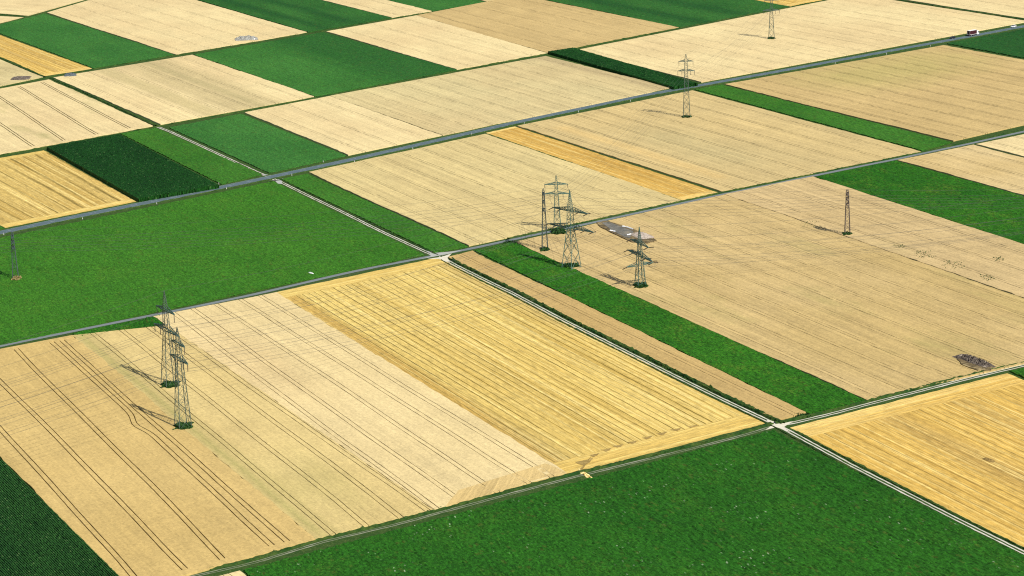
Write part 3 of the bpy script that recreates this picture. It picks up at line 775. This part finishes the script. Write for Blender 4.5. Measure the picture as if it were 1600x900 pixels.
ATT = {}   # name -> list of wire attachment points in the world
def pylon(key, base_px, H, bw, ww, wz, arms, az, label, mat, arm_mats=None, insul=2.4, tension=None, foot='shrub', legr=.15, brr=.07, peak_w=.5):
    """arms: (height, half length, azimuth offset, [positions of conductors as fraction of half length], depth)"""
    P = gv(base_px); root = empty('power_pylon', (P[0], P[1], 0), az); tag(root, label, 'pylon', 'power pylons standing in the fields')
    top_arm = max(a[0] for a in arms); sh = top_arm + 1.2
    mb = MB(); lattice(mb, -.1, wz, bw, ww, legr, brr); mb.build('shaft', mat, root)
    mb = MB(); lattice(mb, wz, sh, ww, ww*.72, legr*.8, brr, 1.0); mb.build('upper_shaft', mat, root)
    mb = MB(); tw = ww*.72/2
    for sx in (-1, 1):
        for sy in (-1, 1): mb.bar((sx*tw, sy*tw, sh), (sx*.05, sy*.05, H), legr*.6, 4)
    k = sh
    while k < H-.6:
        f = 1-(k-sh)/(H-sh); q = tw*f
        for sx, sy, ex, ey in ((-1,-1,1,-1), (1,-1,1,1), (1,1,-1,1), (-1,1,-1,-1)):
            mb.bar((sx*q, sy*q, k), (ex*q*.8, ey*q*.8, min(H, k+.9)), brr, 3)
        k += .9
    mb.build('peak', mat, root)
    for sx in (-1, 1):
        for sy in (-1, 1):
            f = MB(); f.bar((sx*bw/2, sy*bw/2, -.3), (sx*bw/2, sy*bw/2, .35), .42, 10, .34); f.build('footing', MT['concrete'], root)
    pts = []; wmat = Matrix.Translation((P[0], P[1], 0)) @ Matrix.Rotation(az, 4, 'Z')
    for z, half, da, fr, dep in arms:
        wz_ = ww + (ww*.72-ww)*max(0, (z-wz))/(sh-wz) if z > wz else ww + (bw-ww)*(1-z/wz)
        o = arm_mesh(half, wz_, dep, .18 if half > 9 else .15).build('crossarm', (arm_mats or mat), root)
        o.location = (0, 0, z); o.rotation_euler = (0, 0, da)
        R = Matrix.Rotation(da, 4, 'Z')
        for s in (-1, 1):
            for q in fr:
                a = R @ Vector((s*q*half, 0, 0)) + Vector((0, 0, z - .05))
                if tension is None:
                    b = a - Vector((0, 0, insul)); ins = insulator_mb(a, b).build('insulator', MT['insul'], root)
                    pts.append((s*q*half, z, wmat @ b, wmat @ b))
                else:
                    out = []
                    for dz in tension:      # strain strings reach out towards the next pylons
                        b = a + (Matrix.Rotation(dz-az, 4, 'Z') @ Vector((2.9, 0, -.35)))
                        insulator_mb(a, b, .2).build('insulator', MT['insul'], root); out.append(wmat @ b)
                    lp = MB()               # slack jumper loop under the arm
                    p0, p1 = wmat.inverted() @ out[0], wmat.inverted() @ out[-1]
                    prev = p0
                    for k in range(1, 9):
                        t = k/8; c = p0.lerp(p1, t) - Vector((0, 0, 1.9*4*t*(1-t))); lp.bar(prev, c, .04, 3); prev = c
                    lp.build('jumper_loop', MT['cable'], root)
                    pts.append((s*q*half, z, out[0], out[-1]))
    pts.append((0, H, wmat @ Vector((0, 0, H)), wmat @ Vector((0, 0, H))))
    ATT[key] = sorted(pts, key=lambda p: (round(p[1]), p[0])); ATT[key+'_xy'] = (P[0], P[1])
    return root

R_ = math.radians
def azto(p, q):
    a, b = gv(p), gv(q); return math.atan2(b[1]-a[1], b[0]-a[0])
pT1a, pT1b, pB, pF, pC, pD, pE, pA, pG, pH = (266,604), (286.5,669), (893,419), (1000.5,448), (871,362), (1073,184.5), (1205.5,61.5), (851.5,391), (1324,367.5), (24.5,436)
pylon('T1a', pT1a, 36.5, 5.2, 2.0, 21.0, [(29.2, 8.3, 0, [.97], 1.2), (21.6, 11.6, 0, [.97, .52], 1.5)], R_(-60), 'tall grey pylon with two crossarms in wheat, the farther of the left pair', MT['steel'], MT['steel_green'], insul=3.0)
pylon('T1b', pT1b, 36.5, 4.6, 1.9, 25.0, [(30.6, 5.9, 0, [.97], 1.0), (25.0, 7.9, 0, [.97, .5], 1.2)], R_(-61), 'tall grey pylon with two crossarms in wheat, nearest of the left pair', MT['steel'], MT['steel_green'], insul=2.6)
pylon('B', pB, 34.5, 6.0, 2.4, 17.0, [(25.4, 10.6, 0, [.97, .5], 1.6), (17.8, 13.8, 0, [.97, .62, .3], 1.9)], R_(-46), 'heavy green angle pylon with broad double crossarms in the green strip', MT['steel_green'], None, tension=(azto(pB, pT1a), R_(62)), legr=.22, brr=.105)
pylon('F', pF, 25.6, 3.6, 1.6, 15.0, [(18.6, 8.6, 0, [.97], 1.1), (13.4, 12.0, 0, [.97, .5], 1.3), (9.4, 6.6, R_(98), [.97], 1.0)], R_(-68), 'short green grey pylon with three crossarms at angles beside the gravel pad', MT['steel_green'], None, tension=(azto(pF, pT1b), R_(35)), legr=.18, brr=.085)
pylon('C', pC, 26.4, 3.4, 1.5, 17.5, [(22.2, 5.4, 0, [.97], .9), (17.8, 6.0, 0, [.97, .5], 1.0)], R_(-3), 'slender grey pylon with two level crossarms behind the narrow road', MT['steel_green'], None, insul=1.6, legr=.15, brr=.07)
pylon('D', pD, 36.5, 3.9, 1.9, 24.0, [(32.4, 4.1, 0, [.97], .9), (27.0, 4.8, 0, [.97, .5], 1.0)], R_(-3), 'grey pylon with two level crossarms just below the main road', MT['steel'], None, insul=2.4)
pylon('E', pE, 33.0, 3.9, 1.9, 18.0, [(26.4, 4.6, 0, [.97], .9), (19.6, 5.6, 0, [.97, .5], 1.0)], R_(-4), 'distant pylon at the top edge in the pale pinkish wheat', MT['steel'], None, insul=2.2)
pylon('A', pA, 28.2, 2.6, 1.2, 19.0, [(25.6, 3.4, 0, [.95], .8), (22.0, 3.8, 0, [.95], .8), (18.4, 3.4, 0, [.95], .8)], R_(96), 'narrow pylon seen edge on left of the heavy green pylon', MT['steel_dark'], None, insul=1.2, legr=.13, brr=.07)
pylon('G', pG, 21.0, 2.4, 1.5, 13.0, [(18.9, 3.0, 0, [.95], .7), (16.6, 3.4, 0, [.95], .7), (14.2, 3.0, 0, [.95], .7)], R_(88), 'lone brownish pylon seen edge on in the right hand wheat', MT['steel_brown'], None, insul=1.0, legr=.15, brr=.08)
pylon('H', pH, 21.2, 2.6, 1.3, 14.0, [(19.0, 3.2, 0, [.95], .7), (16.6, 3.6, 0, [.95], .7), (14.2, 3.2, 0, [.95], .7)], R_(98), 'dark pylon seen edge on in the big green field at the left edge', MT['steel_dark'], None, insul=1.0, legr=.14, brr=.07)

# cables
def cable(a, b, sag, label, group, r=.043, n=24):
    a = Vector(a); b = Vector(b); mb = MB(); prev = a
    for k in range(1, n+1):
        t = k/n; c = a.lerp(b, t) - Vector((0, 0, sag*4*t*(1-t))); mb.bar(prev, c, r, 3); prev = c
    o = mb.build('power_cable', MT['cable'])
    tag(o, label, 'cable', group)
def span(A, B, sag, label, side=(3, 2), flip=False, r=.043):
    pa = ATT[A]; pb = ATT[B] if isinstance(B, str) else None
    if pb is not None:
        n = min(len(pa), len(pb)); qa = pa[-n:]; qb = pb[-n:]
        # keep left with left on every level
        dx = Vector(ATT[B+'_xy']) - Vector(ATT[A+'_xy']); perp = Vector((-dx.y, dx.x)).normalized()
        key = lambda p: (p[2 if False else 1] >= max(q[1] for q in pa)-.01, )
        fa = sorted(pa[:-1], key=lambda p: p[2].xy.dot(perp)); fb = sorted(pb[:-1], key=lambda p: p[2].xy.dot(perp))
        m = min(len(fa), len(fb)); h = m//2
        fa = fa[:h] + fa[len(fa)-(m-h):]; fb = fb[:h] + fb[len(fb)-(m-h):]
        for p, q in zip(fa, fb): cable(p[side[0]], q[side[1]], sag, label, label, r)
        cable(pa[-1][2], pb[-1][2], sag*.7, label, label, r*.8)
    else:
        d = Vector((B[0], B[1], 0))
        for p in pa: cable(p[side[0]], p[side[0]] + d, sag, label, label, r)
# side: index of the attachment used at A and at B (2 = first string, 3 = second string)
span('T1a', 'B', 5.0, 'thin cables from the farther left pylon to the heavy green pylon', (2, 2))
span('T1b', 'F', 5.0, 'thin cables from the nearest left pylon to the three armed pylon', (2, 2))
span('B', 'C', 1.5, 'short cables from the heavy green pylon to the slender one behind the road', (3, 2))
span('C', 'D', 4.5, 'thin cables rising from the slender pylon to the one below the main road', (2, 2), r=.024)
span('D', 'E', 4.5, 'thin cables crossing the main road between the two level armed pylons', (2, 2), r=.024)
span('H', 'A', 4.0, 'thin cables over the big green field from the left edge pylon', (2, 2))
span('A', 'G', 2.5, 'thin cables over the wheat towards the lone brownish pylon', (2, 2))
def away(A, B, k=1.0):
    a = ATT[A+'_xy']; b = ATT[B+'_xy']; return ((a[0]-b[0])*k, (a[1]-b[1])*k)
span('T1a', away('T1a', 'B', 1.1), 5.0, 'thin cables leaving the farther left pylon towards the left edge', (2,2))
span('T1b', away('T1b', 'F', 1.1), 5.0, 'thin cables leaving the nearest left pylon towards the left edge', (2,2))
span('E', away('E', 'D', 1.0), 4.0, 'thin cables leaving the distant pylon over the top edge', (2,2), r=.024)
span('G', away('G', 'A', 1.6), 4.0, 'thin cables from the lone brownish pylon to the right edge', (2,2))
span('F', (215, 62), 4.0, 'thin cables from the three armed pylon over the right hand wheat', (3,3))
span('H', away('H', 'A', .6), 3.0, 'thin cables from the left edge pylon out of the picture', (2,2))

# ------------------------------------------------------------------ weeds at the pylon feet
def leaf_clump(name, px, rx, ry, h, n, mat, label, cat, group=None, az=0.0, size=.45, base=0.0):
    if group == 'weeds at the pylon feet': base = .35; rx *= 1.05; ry *= 1.5; rx *= .72; ry *= .72; n = int(n*2.0); size = .7; h = max(h, 1.2)
    P = gv(px); V = []; F = []
    for k in range(n):
        qx, qy = rnd.uniform(-1, 1), rnd.uniform(-1, 1); rr = max(abs(qx), abs(qy))
        x = (qx+.22*math.sin(qy*4+rx))*rx*.85; y = (qy+.18*math.sin(qx*5+ry))*ry*.85; top = h*(1-rr*rr*.6)*rnd.uniform(.4, 1.1)
        ca, sa = math.cos(az), math.sin(az); c = Vector((x*ca-y*sa, x*sa+y*ca, base+rnd.uniform(0, 1)**.6*top))
        q = Vector((rnd.gauss(0,1), rnd.gauss(0,1), rnd.gauss(0,.8)+.4)).to_track_quat('Z', 'Y'); s = size*rnd.uniform(.6, 1.3)
        b = len(V)
        for dx, dy in ((-.5,-.1), (.1,-.5), (.55,.1), (-.05,.5)): V.append(c + q @ Vector((dx*s, dy*s, 0)))
        F.append((b, b+1, b+2, b+3))
    for v in V: v.z = max(v.z, .01)
    o = np_mesh(name, V, F, mat); o.location = (P[0], P[1], 0)
    tag(o, label, cat, group); return o
def mat_leaf(name, a, b):
    N = Nodes(name, .8, .2); v = N.noise(N.ob, (1,1,1), 1.3, 3, .8)
    return N.out(N.mix(N.rng(v, .35, .65, 0, 1), a, b))
MT['weed'] = mat_leaf('weed_leaves', (.012,.045,.010,1), (.030,.085,.016,1))
MT['weed_brown'] = mat_leaf('dry_weed', (.20,.17,.06,1), (.34,.28,.12,1))
FT = 'weeds at the pylon feet'
leaf_clump('shrub', pT1a, 4.6, 4.0, 1.3, 900, MT['weed'], 'dark green weeds round the feet of the farther left pylon', 'weeds', FT)
leaf_clump('shrub', pT1b, 4.4, 3.8, 1.3, 900, MT['weed'], 'dark green weeds round the feet of the nearest left pylon', 'weeds', FT)
leaf_clump('shrub', (893,417), 4.5, 3.4, 1.2, 600, MT['weed'], 'dark weeds round the feet of the heavy green pylon', 'weeds', FT)
leaf_clump('shrub', (1001,448), 3.8, 4.0, 1.1, 800, MT['weed'], 'dark green weeds round the feet of the three armed pylon', 'weeds', FT)
leaf_clump('shrub', (873,364), 4.2, 5.0, 1.8, 900, MT['weed'], 'dark green bushes under the slender pylon by the road', 'weeds', FT)
leaf_clump('shrub', (851.5,392), 2.6, 2.6, 1.3, 500, MT['weed'], 'dark weeds under the narrow edge on pylon', 'weeds', FT)
leaf_clump('shrub', pD, 3.8, 2.6, 1.2, 600, MT['weed'], 'dark green weeds under the pylon below the main road', 'weeds', FT)
leaf_clump('shrub', pE, 3.4, 3.0, 1.3, 500, MT['weed'], 'dark weeds under the distant pylon at the top edge', 'weeds', FT)
leaf_clump('shrub', pG, 2.6, 2.2, .9, 400, MT['weed'], 'dark weeds under the lone brownish pylon', 'weeds', FT)
leaf_clump('shrub', (26.5,437), 2.2, 2.6, .8, 500, MT['weed_brown'], 'dry brown weeds under the pylon in the big green field', 'weeds', FT)
# weed spots in the right hand wheat
for px, rx, ry, n, lab in (((1405,387),3.0,3.5,60,'sparse green weeds in wheat right of the lone pylon'), ((1443,399),4.5,8,110,'loose patch of dark weeds on the wheat field edge'), ((1490,416),5.5,9,110,'wide loose patch of weeds further down the wheat edge'),
                           ((1542,436),3.0,6,90,'green weed tuft nearest the right edge'), ((1561,407),2.4,4,90,'small green weed tuft alone in wheat near the right edge'), ((1264,352),5.0,8,60,'weeds in the wheat left of the lone pylon')):
    P = leaf_clump('weed_patch', px, rx, ry, .35, n, MT['weed'], lab, 'weeds', 'weed patches in the right hand wheat', size=.4); P.location.z = .62
# weedy tufts along road and field corners
for px, rx, ry, h, n, lab in (((798,380),3.5,3.0,1.2,260,'dark bushy tuft where the green strip meets the narrow road'), ((1253,650),3.2,2.2,.9,220,'dark tuft at the lower end of the brown wheat strip'), ((224,343-7),1.2,1.2,.6,80,'small tuft beside the maize corner at the main road')):
    leaf_clump('shrub', px, rx, ry, h, n, MT['weed'], lab, 'bush', 'tufts beside the ways', size=.5)

# ------------------------------------------------------------------ heaps, pads and litter
def heap(name, px_c, L_, W_, H_, az, mat, label, cat, n=26, rough=.35, group=None):
    P = gv(px_c); V = []; F = []; m = n//2
    for j in range(m+1):
        for i in range(n+1):
            u = i/n*2-1; v = j/m*2-1; r = max(abs(u), abs(v)); prof = max(0, 1-(u*u)**2)*max(0, 1-(v*v)**1.5)
            edge = r > .999
            z = 0 if edge else H_*(prof*.6 + prof*rnd.uniform(0, rough*2)); x = u*L_/2*(1+rnd.uniform(-.04,.04)); y = v*W_/2*(1+rnd.uniform(-.08,.08))*(1-.15*u*u)
            V.append((x, y, z-.01*edge)); 
    for j in range(m):
        for i in range(n): a = j*(n+1)+i; F.append((a, a+1, a+n+2, a+n+1))
    o = np_mesh(name, V, F, mat); o.location = (P[0], P[1], .0); o.rotation_euler = (0, 0, az); tag(o, label, cat, group); return o
def speck_mat(name, a, b, c, sc=1.0):
    N = Nodes(name); v = N.noise(N.ob, (1,1,1), sc, 3, .8); w_ = N.noise(N.ob, (1,1,1), sc*.4, 3, .7, (5,5,5))
    k = N.mix(N.rng(v, .38, .6, 0, 1), a, b); k = N.mix(N.rng(w_, .56, .66, 0, 1), k, c)
    N.bump(v, .6, .3)
    return N.out(k)
MT['rubble'] = speck_mat('rubble', (.14,.14,.12,1), (.36,.36,.33,1), (.65,.64,.58,1), .8)
MT['manure'] = speck_mat('manure', (.07,.055,.045,1), (.15,.125,.10,1), (.34,.29,.23,1), .8)
MT['pad'] = speck_mat('pad_gravel', (.10,.10,.088,1), (.18,.17,.145,1), (.26,.22,.15,1), .35)
MT['mud'] = speck_mat('mud', (.08,.06,.03,1), (.20,.15,.075,1), (.36,.28,.14,1), .45)
MT['pile'] = speck_mat('beet_soil_pile', (.30,.25,.20,1), (.44,.38,.32,1), (.36,.22,.19,1), .7)
MT['sheet'] = flat_mat('white_sheet', (.78,.79,.78,1), .08, .6, .5, .4)
ROW = R_(-65)
# the storage place in the wheat: bare ground, grey pad, heap and sheets
def poly_land(name, pts, z, mat, lab, cat, kind='structure'):
    P = [gv(p, z) for p in pts]; n = len(P)
    V = [(p[0], p[1], z) for p in P] + [(p[0], p[1], -.01) for p in P]
    F = [tuple(range(n))] + [(i, n+i, n+(i+1) % n, (i+1) % n) for i in range(n)]
    o = np_mesh(name, V, F, mat); tag(o, lab, cat, kind=kind); return o
def ragged(pts, k=5, j=.6):
    out = []
    for a, b in zip(pts, pts[1:]+pts[:1]):
        for i in range(k): t = i/k; out.append((a[0]+(b[0]-a[0])*t+rnd.gauss(0, j)*(i > 0), a[1]+(b[1]-a[1])*t+rnd.gauss(0, j*.35)*(i > 0)))
    return out
poly_land('bare_ground', ragged([(932,347),(950,344.5),(975,353),(1005,363),(1026,375),(1012,379.5),(988,378),(960,365),(938,354)]), .80, MT['mud'], 'trampled muddy clearing in the wheat beside the narrow road', 'ground')
poly_land('gravel_pad', ragged([(940,348),(950,346.5),(974,355),(990,361),(984,371.5),(976,370),(958,361)], 4, .3), .86, MT['pad'], 'long grey gravel pad in the wheat beside the narrow road', 'ground')
h_ = heap('soil_heap', (1003,371), 13, 7.5, .9, ROW, MT['pile'], 'pinkish grey heap at the end of the gravel pad', 'heap', group='heaps in the fields'); h_.location.z = .80
def sheet(px, L_, W_, az, lab):
    P = gv(px); n = 10; V = []; F = []
    for j in range(4):
        for i in range(n+1): V.append(((i/n-.5)*L_, (j/3-.5)*W_*(1+.3*math.sin(i*1.3)) + .6*math.sin(i/n*3.1), (.25+.18*rnd.random()) if j in (1, 2) else .02))
    for j in range(3):
        for i in range(n): a = j*(n+1)+i; F.append((a, a+1, a+n+2, a+n+1))
    o = np_mesh('tarpaulin', V, F, MT['sheet']); o.location = (P[0], P[1], .87); o.rotation_euler = (0, 0, az); tag(o, lab, 'tarpaulin', 'white sheets on the gravel pad')
sheet((981,359), 9, .8, ROW+.1, 'white plastic sheet along the upper side of the grey pad')
sheet((958,364.5), 4.5, 1.0, ROW+.1, 'short white plastic sheet on the lower side of the grey pad')
sheet((989,369), 6, .6, R_(20), 'curved white sheet at the foot of the pinkish heap')
poly_land('bare_ground', ragged([(1495,561),(1510,556),(1530,560),(1552,571),(1548,578),(1528,578),(1505,570)], 4), .78, MT['mud'], 'dark trampled ground round the manure heap at the right', 'ground')
h_ = heap('manure_heap', (1522,567), 20, 6, 1.1, R_(-63), MT['manure'], 'long dark brown manure heap in wheat near the right edge', 'heap', group='heaps in the fields', rough=.5, n=40); h_.location.z = .5
h_ = heap('rubble_heap', (385,62.5), 16, 13, 1.4, R_(10), MT['rubble'], 'grey white rubble heap at the edge of the top left wheat', 'heap', group='heaps in the fields', rough=.6); h_.location.z = .7
h_ = heap('weedy_mound', (33,123.5), 12, 14, .7, R_(0), MT['manure'], 'flat dark weedy mound in the greyish wheat at the left edge', 'heap', group='heaps in the fields'); h_.location.z = .7
h_ = heap('covered_clamp', (110,119), 8, 9, 1.3, R_(10), flat_mat('grey_film', (.10,.12,.13,1), .3, .8, .5), 'small dark grey covered clamp at the corner of the banded wheat', 'clamp'); h_.location.z = .6
h_ = heap('debris', (486,428.5), 3.4, .8, .4, R_(-50), MT['sheet'], 'small white piece of debris lying in the big green field', 'debris'); h_.location.z = .45
h_ = heap('straw_heap', (1545,719.5), 5.5, 2.6, .5, R_(-63), flat_mat('old_straw', (.22,.15,.05,1), .3, 1), 'brown heap of old straw in the golden stubble at the right', 'straw')
MT['straw'] = flat_mat('fresh_straw', (.78,.62,.28,1), .2, 1.2)
leaf_clump('loose_straw', (913,740.5), 5.0, .8, .25, 350, MT['straw'], 'spilled yellow straw lying across the dirt track', 'straw', az=R_(-70), size=.6)
MT['bare'] = speck_mat('dark_stubble', (.24,.165,.05,1), (.34,.24,.08,1), (.42,.30,.10,1), .7)  # darker brown tone for the wedges along the turning edge
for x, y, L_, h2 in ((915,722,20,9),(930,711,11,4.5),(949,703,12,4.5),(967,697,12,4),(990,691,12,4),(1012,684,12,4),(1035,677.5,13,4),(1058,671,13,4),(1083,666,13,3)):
    poly_land('dark_patch', ragged([(x-L_*.8,y+h2*.0),(x-L_*.1,y-h2*.35),(x+L_*.6,y-h2*.8),(x+L_*.3,y+h2*.1),(x-L_*.15,y+h2*.6)], 3, .5), .17, MT['bare'], 'small dark wedge at the turning edge of the striped stubble', 'ground')
poly_land('dark_patch', ragged([(903,735),(917,722),(926,710),(921,716),(914,728),(907,737)], 3, .5), .19, MT['bare'], 'dark slanting wedge at the corner of the striped stubble', 'ground')

# ------------------------------------------------------------------ roadside posts
def post(px, z=1.05):
    P = gv(px); return P
postm = flat_mat('white_post', (.80,.80,.78,1), .04); postb = flat_mat('black_band', (.02,.02,.02,1), .1)
proto = None
for i, (px, sd_) in enumerate([((6,367),0),((129,342.5),0),((245,319),0),((354,295.5),0),((456,274.5),0),((554,253.5),0),((645,233),0),((737,210.5),0),((819,193),0),((904,175.5),0),((985,158.5),0),((1305,99.5),0),((1385,85.2),0),((1454,72.5),0),((1592,47.5),0),
                              ((237,309.5),0),((342,288),0),((505,253.5),0)]):
    P = gv(px)
    if proto is None:
        proto = empty('reflector_post', (0,0,0)); tag(proto, 'slim white reflector post on the verge of the main road', 'post', 'reflector posts along the main road')
        m = MB(); m.prism([(-.08,0),(.08,0),(.08,.78),(-.08,.78)], -.055, .055); m.build('post_shaft', postm, proto)
        m = MB(); m.prism([(-.082,.78),(.082,.78),(.082,.94),(-.082,.98)], -.057, .057); m.build('black_band', postb, proto)
        m = MB(); m.prism([(-.08,.98),(.08,.94),(.08,1.02),(0,1.12),(-.08,1.1)], -.055, .055); m.build('post_cap', postm, proto)
        o = proto
    else:
        o = proto.copy(); COL.objects.link(o)
        for ch in list(proto.children):
            c = ch.copy(); COL.objects.link(c); c.parent = o
    o.location = (P[0], P[1], 0); o.rotation_euler = (0, 0, azto((645,227),(1200,114))); o.scale = (1.1, 1.1, 1.0)

# ------------------------------------------------------------------ vehicles on the main road (x forward)
mGlass = flat_mat('car_glass', (.02,.025,.03,1), .05, 1, .08, .6); mTyre = flat_mat('tyre', (.018,.018,.018,1), .1, 1, .9)
mRim = flat_mat('wheel_rim', (.45,.46,.47,1), .05, 1, .35, .5, .6); mLight = flat_mat('headlight', (.75,.77,.78,1), .05, 1, .15, .5); mRed = flat_mat('tail_lamp', (.35,.02,.015,1), .05, 1, .25, .5)
def wheel(root, x, y, r=.33, w_=.22):
    m = MB(); m.bar((0,-w_/2,0), (0,w_/2,0), r, 20); t = m.build('wheel', mTyre, root); t.location = (x, y, r)
    m = MB(); s = 1 if y > 0 else -1; m.bar((0, s*(w_/2-.02), 0), (0, s*(w_/2+.012), 0), r*.62, 12); m.build('rim', mRim, t)
def car(px, az, paint, label, off=0.0, estate=False):
    P = gv(px); root = empty('car', (P[0], P[1], .035), az); tag(root, label, 'car', 'vehicles on the main road')
    W = .88
    prof = [(-2.15,.30),(-2.2,.62),(-2.12,.93),(-1.7,.98),(.95,.95),(1.85,.80),(2.15,.62),(2.18,.32),(1.75,.22),(-1.8,.22)]
    m = MB(); n = len(prof)
    m.add([(x, -W*(.93 if abs(x) > 2 else 1), z) for x, z in prof] + [(x, W*(.93 if abs(x) > 2 else 1), z) for x, z in prof],
          [(i, n+i, n+(i+1) % n, (i+1) % n) for i in range(n)] + [tuple(range(n)), tuple(range(2*n-1, n-1, -1))])
    m.build('body', paint, root, .05)
    rb = -1.9 if estate else -1.25
    gp = [(rb-.12,.96),(rb+.2,1.40),(-.2,1.45),(.35,1.40),(1.05,.95)]
    m = MB(); n = len(gp); Wt = .66
    wd = [W*.95, Wt, Wt, Wt, W*.95]
    m.add([(x, -w_, z) for (x, z), w_ in zip(gp, wd)] + [(x, w_, z) for (x, z), w_ in zip(gp, wd)],
          [(i, n+i, n+(i+1) % n, (i+1) % n) for i in range(n)] + [tuple(range(n)), tuple(range(2*n-1, n-1, -1))])
    m.build('windows', mGlass, root, .03)
    m = MB(); m.box(rb+.25, .32, -Wt*.98, Wt*.98, 1.42, 1.475); m.build('roof', paint, root, .02)
    for x in (-1.35, 1.35):
        for y in (-.80, .80): wheel(root, x, y)
    for y in (-.62, .62):
        m = MB(); m.box(2.08, 2.19, y-.17, y+.17, .56, .70); m.build('headlight', mLight, root)
        m = MB(); m.box(-2.22, -2.14, y-.17, y+.17, .62, .80); m.build('tail_lamp', mRed, root)
    for y in (-.93, .93):
        m = MB(); m.box(.62, .80, y-.09, y+.09, .92, 1.05); m.build('wing_mirror', paint, root)
    return root
AZR = azto((1385,81),(1600,41))
pd = Nodes('dark_paint', .3, .6); PDK = pd.out((.012,.014,.018,1)); pw = Nodes('white_paint', .3, .6); PWH = pw.out((.82,.83,.84,1))
car((1488.5,60.2), AZR+math.pi, PDK, 'black car on the main road behind the truck')
car((1583.5,42.4), AZR+math.pi, PWH, 'white car on the main road near the right edge', estate=True)
def truck(px, az):
    P = gv(px); root = empty('box_truck', (P[0], P[1], .035), az); tag(root, 'box truck with dark red sides, white roof and white cab on the main road', 'truck', 'vehicles on the main road')
    mr = flat_mat('dark_red_tarp', (.055,.012,.018,1), .3, .6, .5, .3); mw = flat_mat('white_panel', (.82,.82,.80,1), .05, 1, .45, .4); mc = flat_mat('chassis_black', (.02,.02,.02,1), .1)
    m = MB(); m.box(-4.9, 2.3, -1.22, 1.22, 1.15, 3.65); m.build('cargo_box', mr, root, .03)
    m = MB(); m.box(-4.95, 2.35, -1.26, 1.26, 3.655, 3.74); m.build('roof', mw, root, .02)
    m = MB(); m.box(-4.93, 2.33, -1.25, 1.25, .98, 1.145); m.box(-4.96, -4.9, -1.24, -1.14, 1.15, 3.65); m.box(-4.96, -4.9, 1.14, 1.24, 1.15, 3.65); m.box(2.3, 2.36, -1.24, -1.14, 1.15, 3.65); m.box(2.3, 2.36, 1.14, 1.24, 1.15, 3.65); m.build('box_frame', mw, root)
    m = MB(); m.prism([(2.6,.55),(4.75,.55),(4.85,1.5),(4.55,2.75),(4.2,2.95),(2.6,2.95)], -1.18, 1.18); m.build('cab', mw, root, .06)
    m = MB(); m.add([(4.868,-1.02,1.62),(4.868,1.02,1.62),(4.62,.98,2.62),(4.62,-.98,2.62),(4.80,-1.02,1.60),(4.80,1.02,1.60),(4.54,.98,2.60),(4.54,-.98,2.60)], [(0,1,2,3),(7,6,5,4),(0,4,5,1),(1,5,6,2),(2,6,7,3),(3,7,4,0)]); m.build('windscreen', mGlass, root)
    for y in (-1.2, 1.2):
        m = MB(); m.box(3.55, 4.45, y-.015, y+.015, 1.65, 2.5); m.build('side_window', mGlass, root)
        m = MB(); m.box(4.7, 4.86, y*.8-.16, y*.8+.16, .72, .95); m.build('headlight', mLight, root)
        m = MB(); m.box(4.45, 4.6, y*1.12-.07, y*1.12+.07, 1.75, 2.35); m.build('wing_mirror', mc, root)
        m = MB(); m.box(-4.98, -4.9, y*.85-.15, y*.85+.15, .75, .92); m.build('tail_lamp', mRed, root)
    m = MB(); m.box(-4.8, 4.4, -.45, .45, .62, .96); m.box(-1.6, 1.6, -1.15, 1.15, .5, .95); m.build('chassis', mc, root)
    for x in (-3.3, 3.55):
        for y in (-1.0, 1.0): wheel(root, x, y, .5, .32)
truck((1520.5,55.5), AZR)
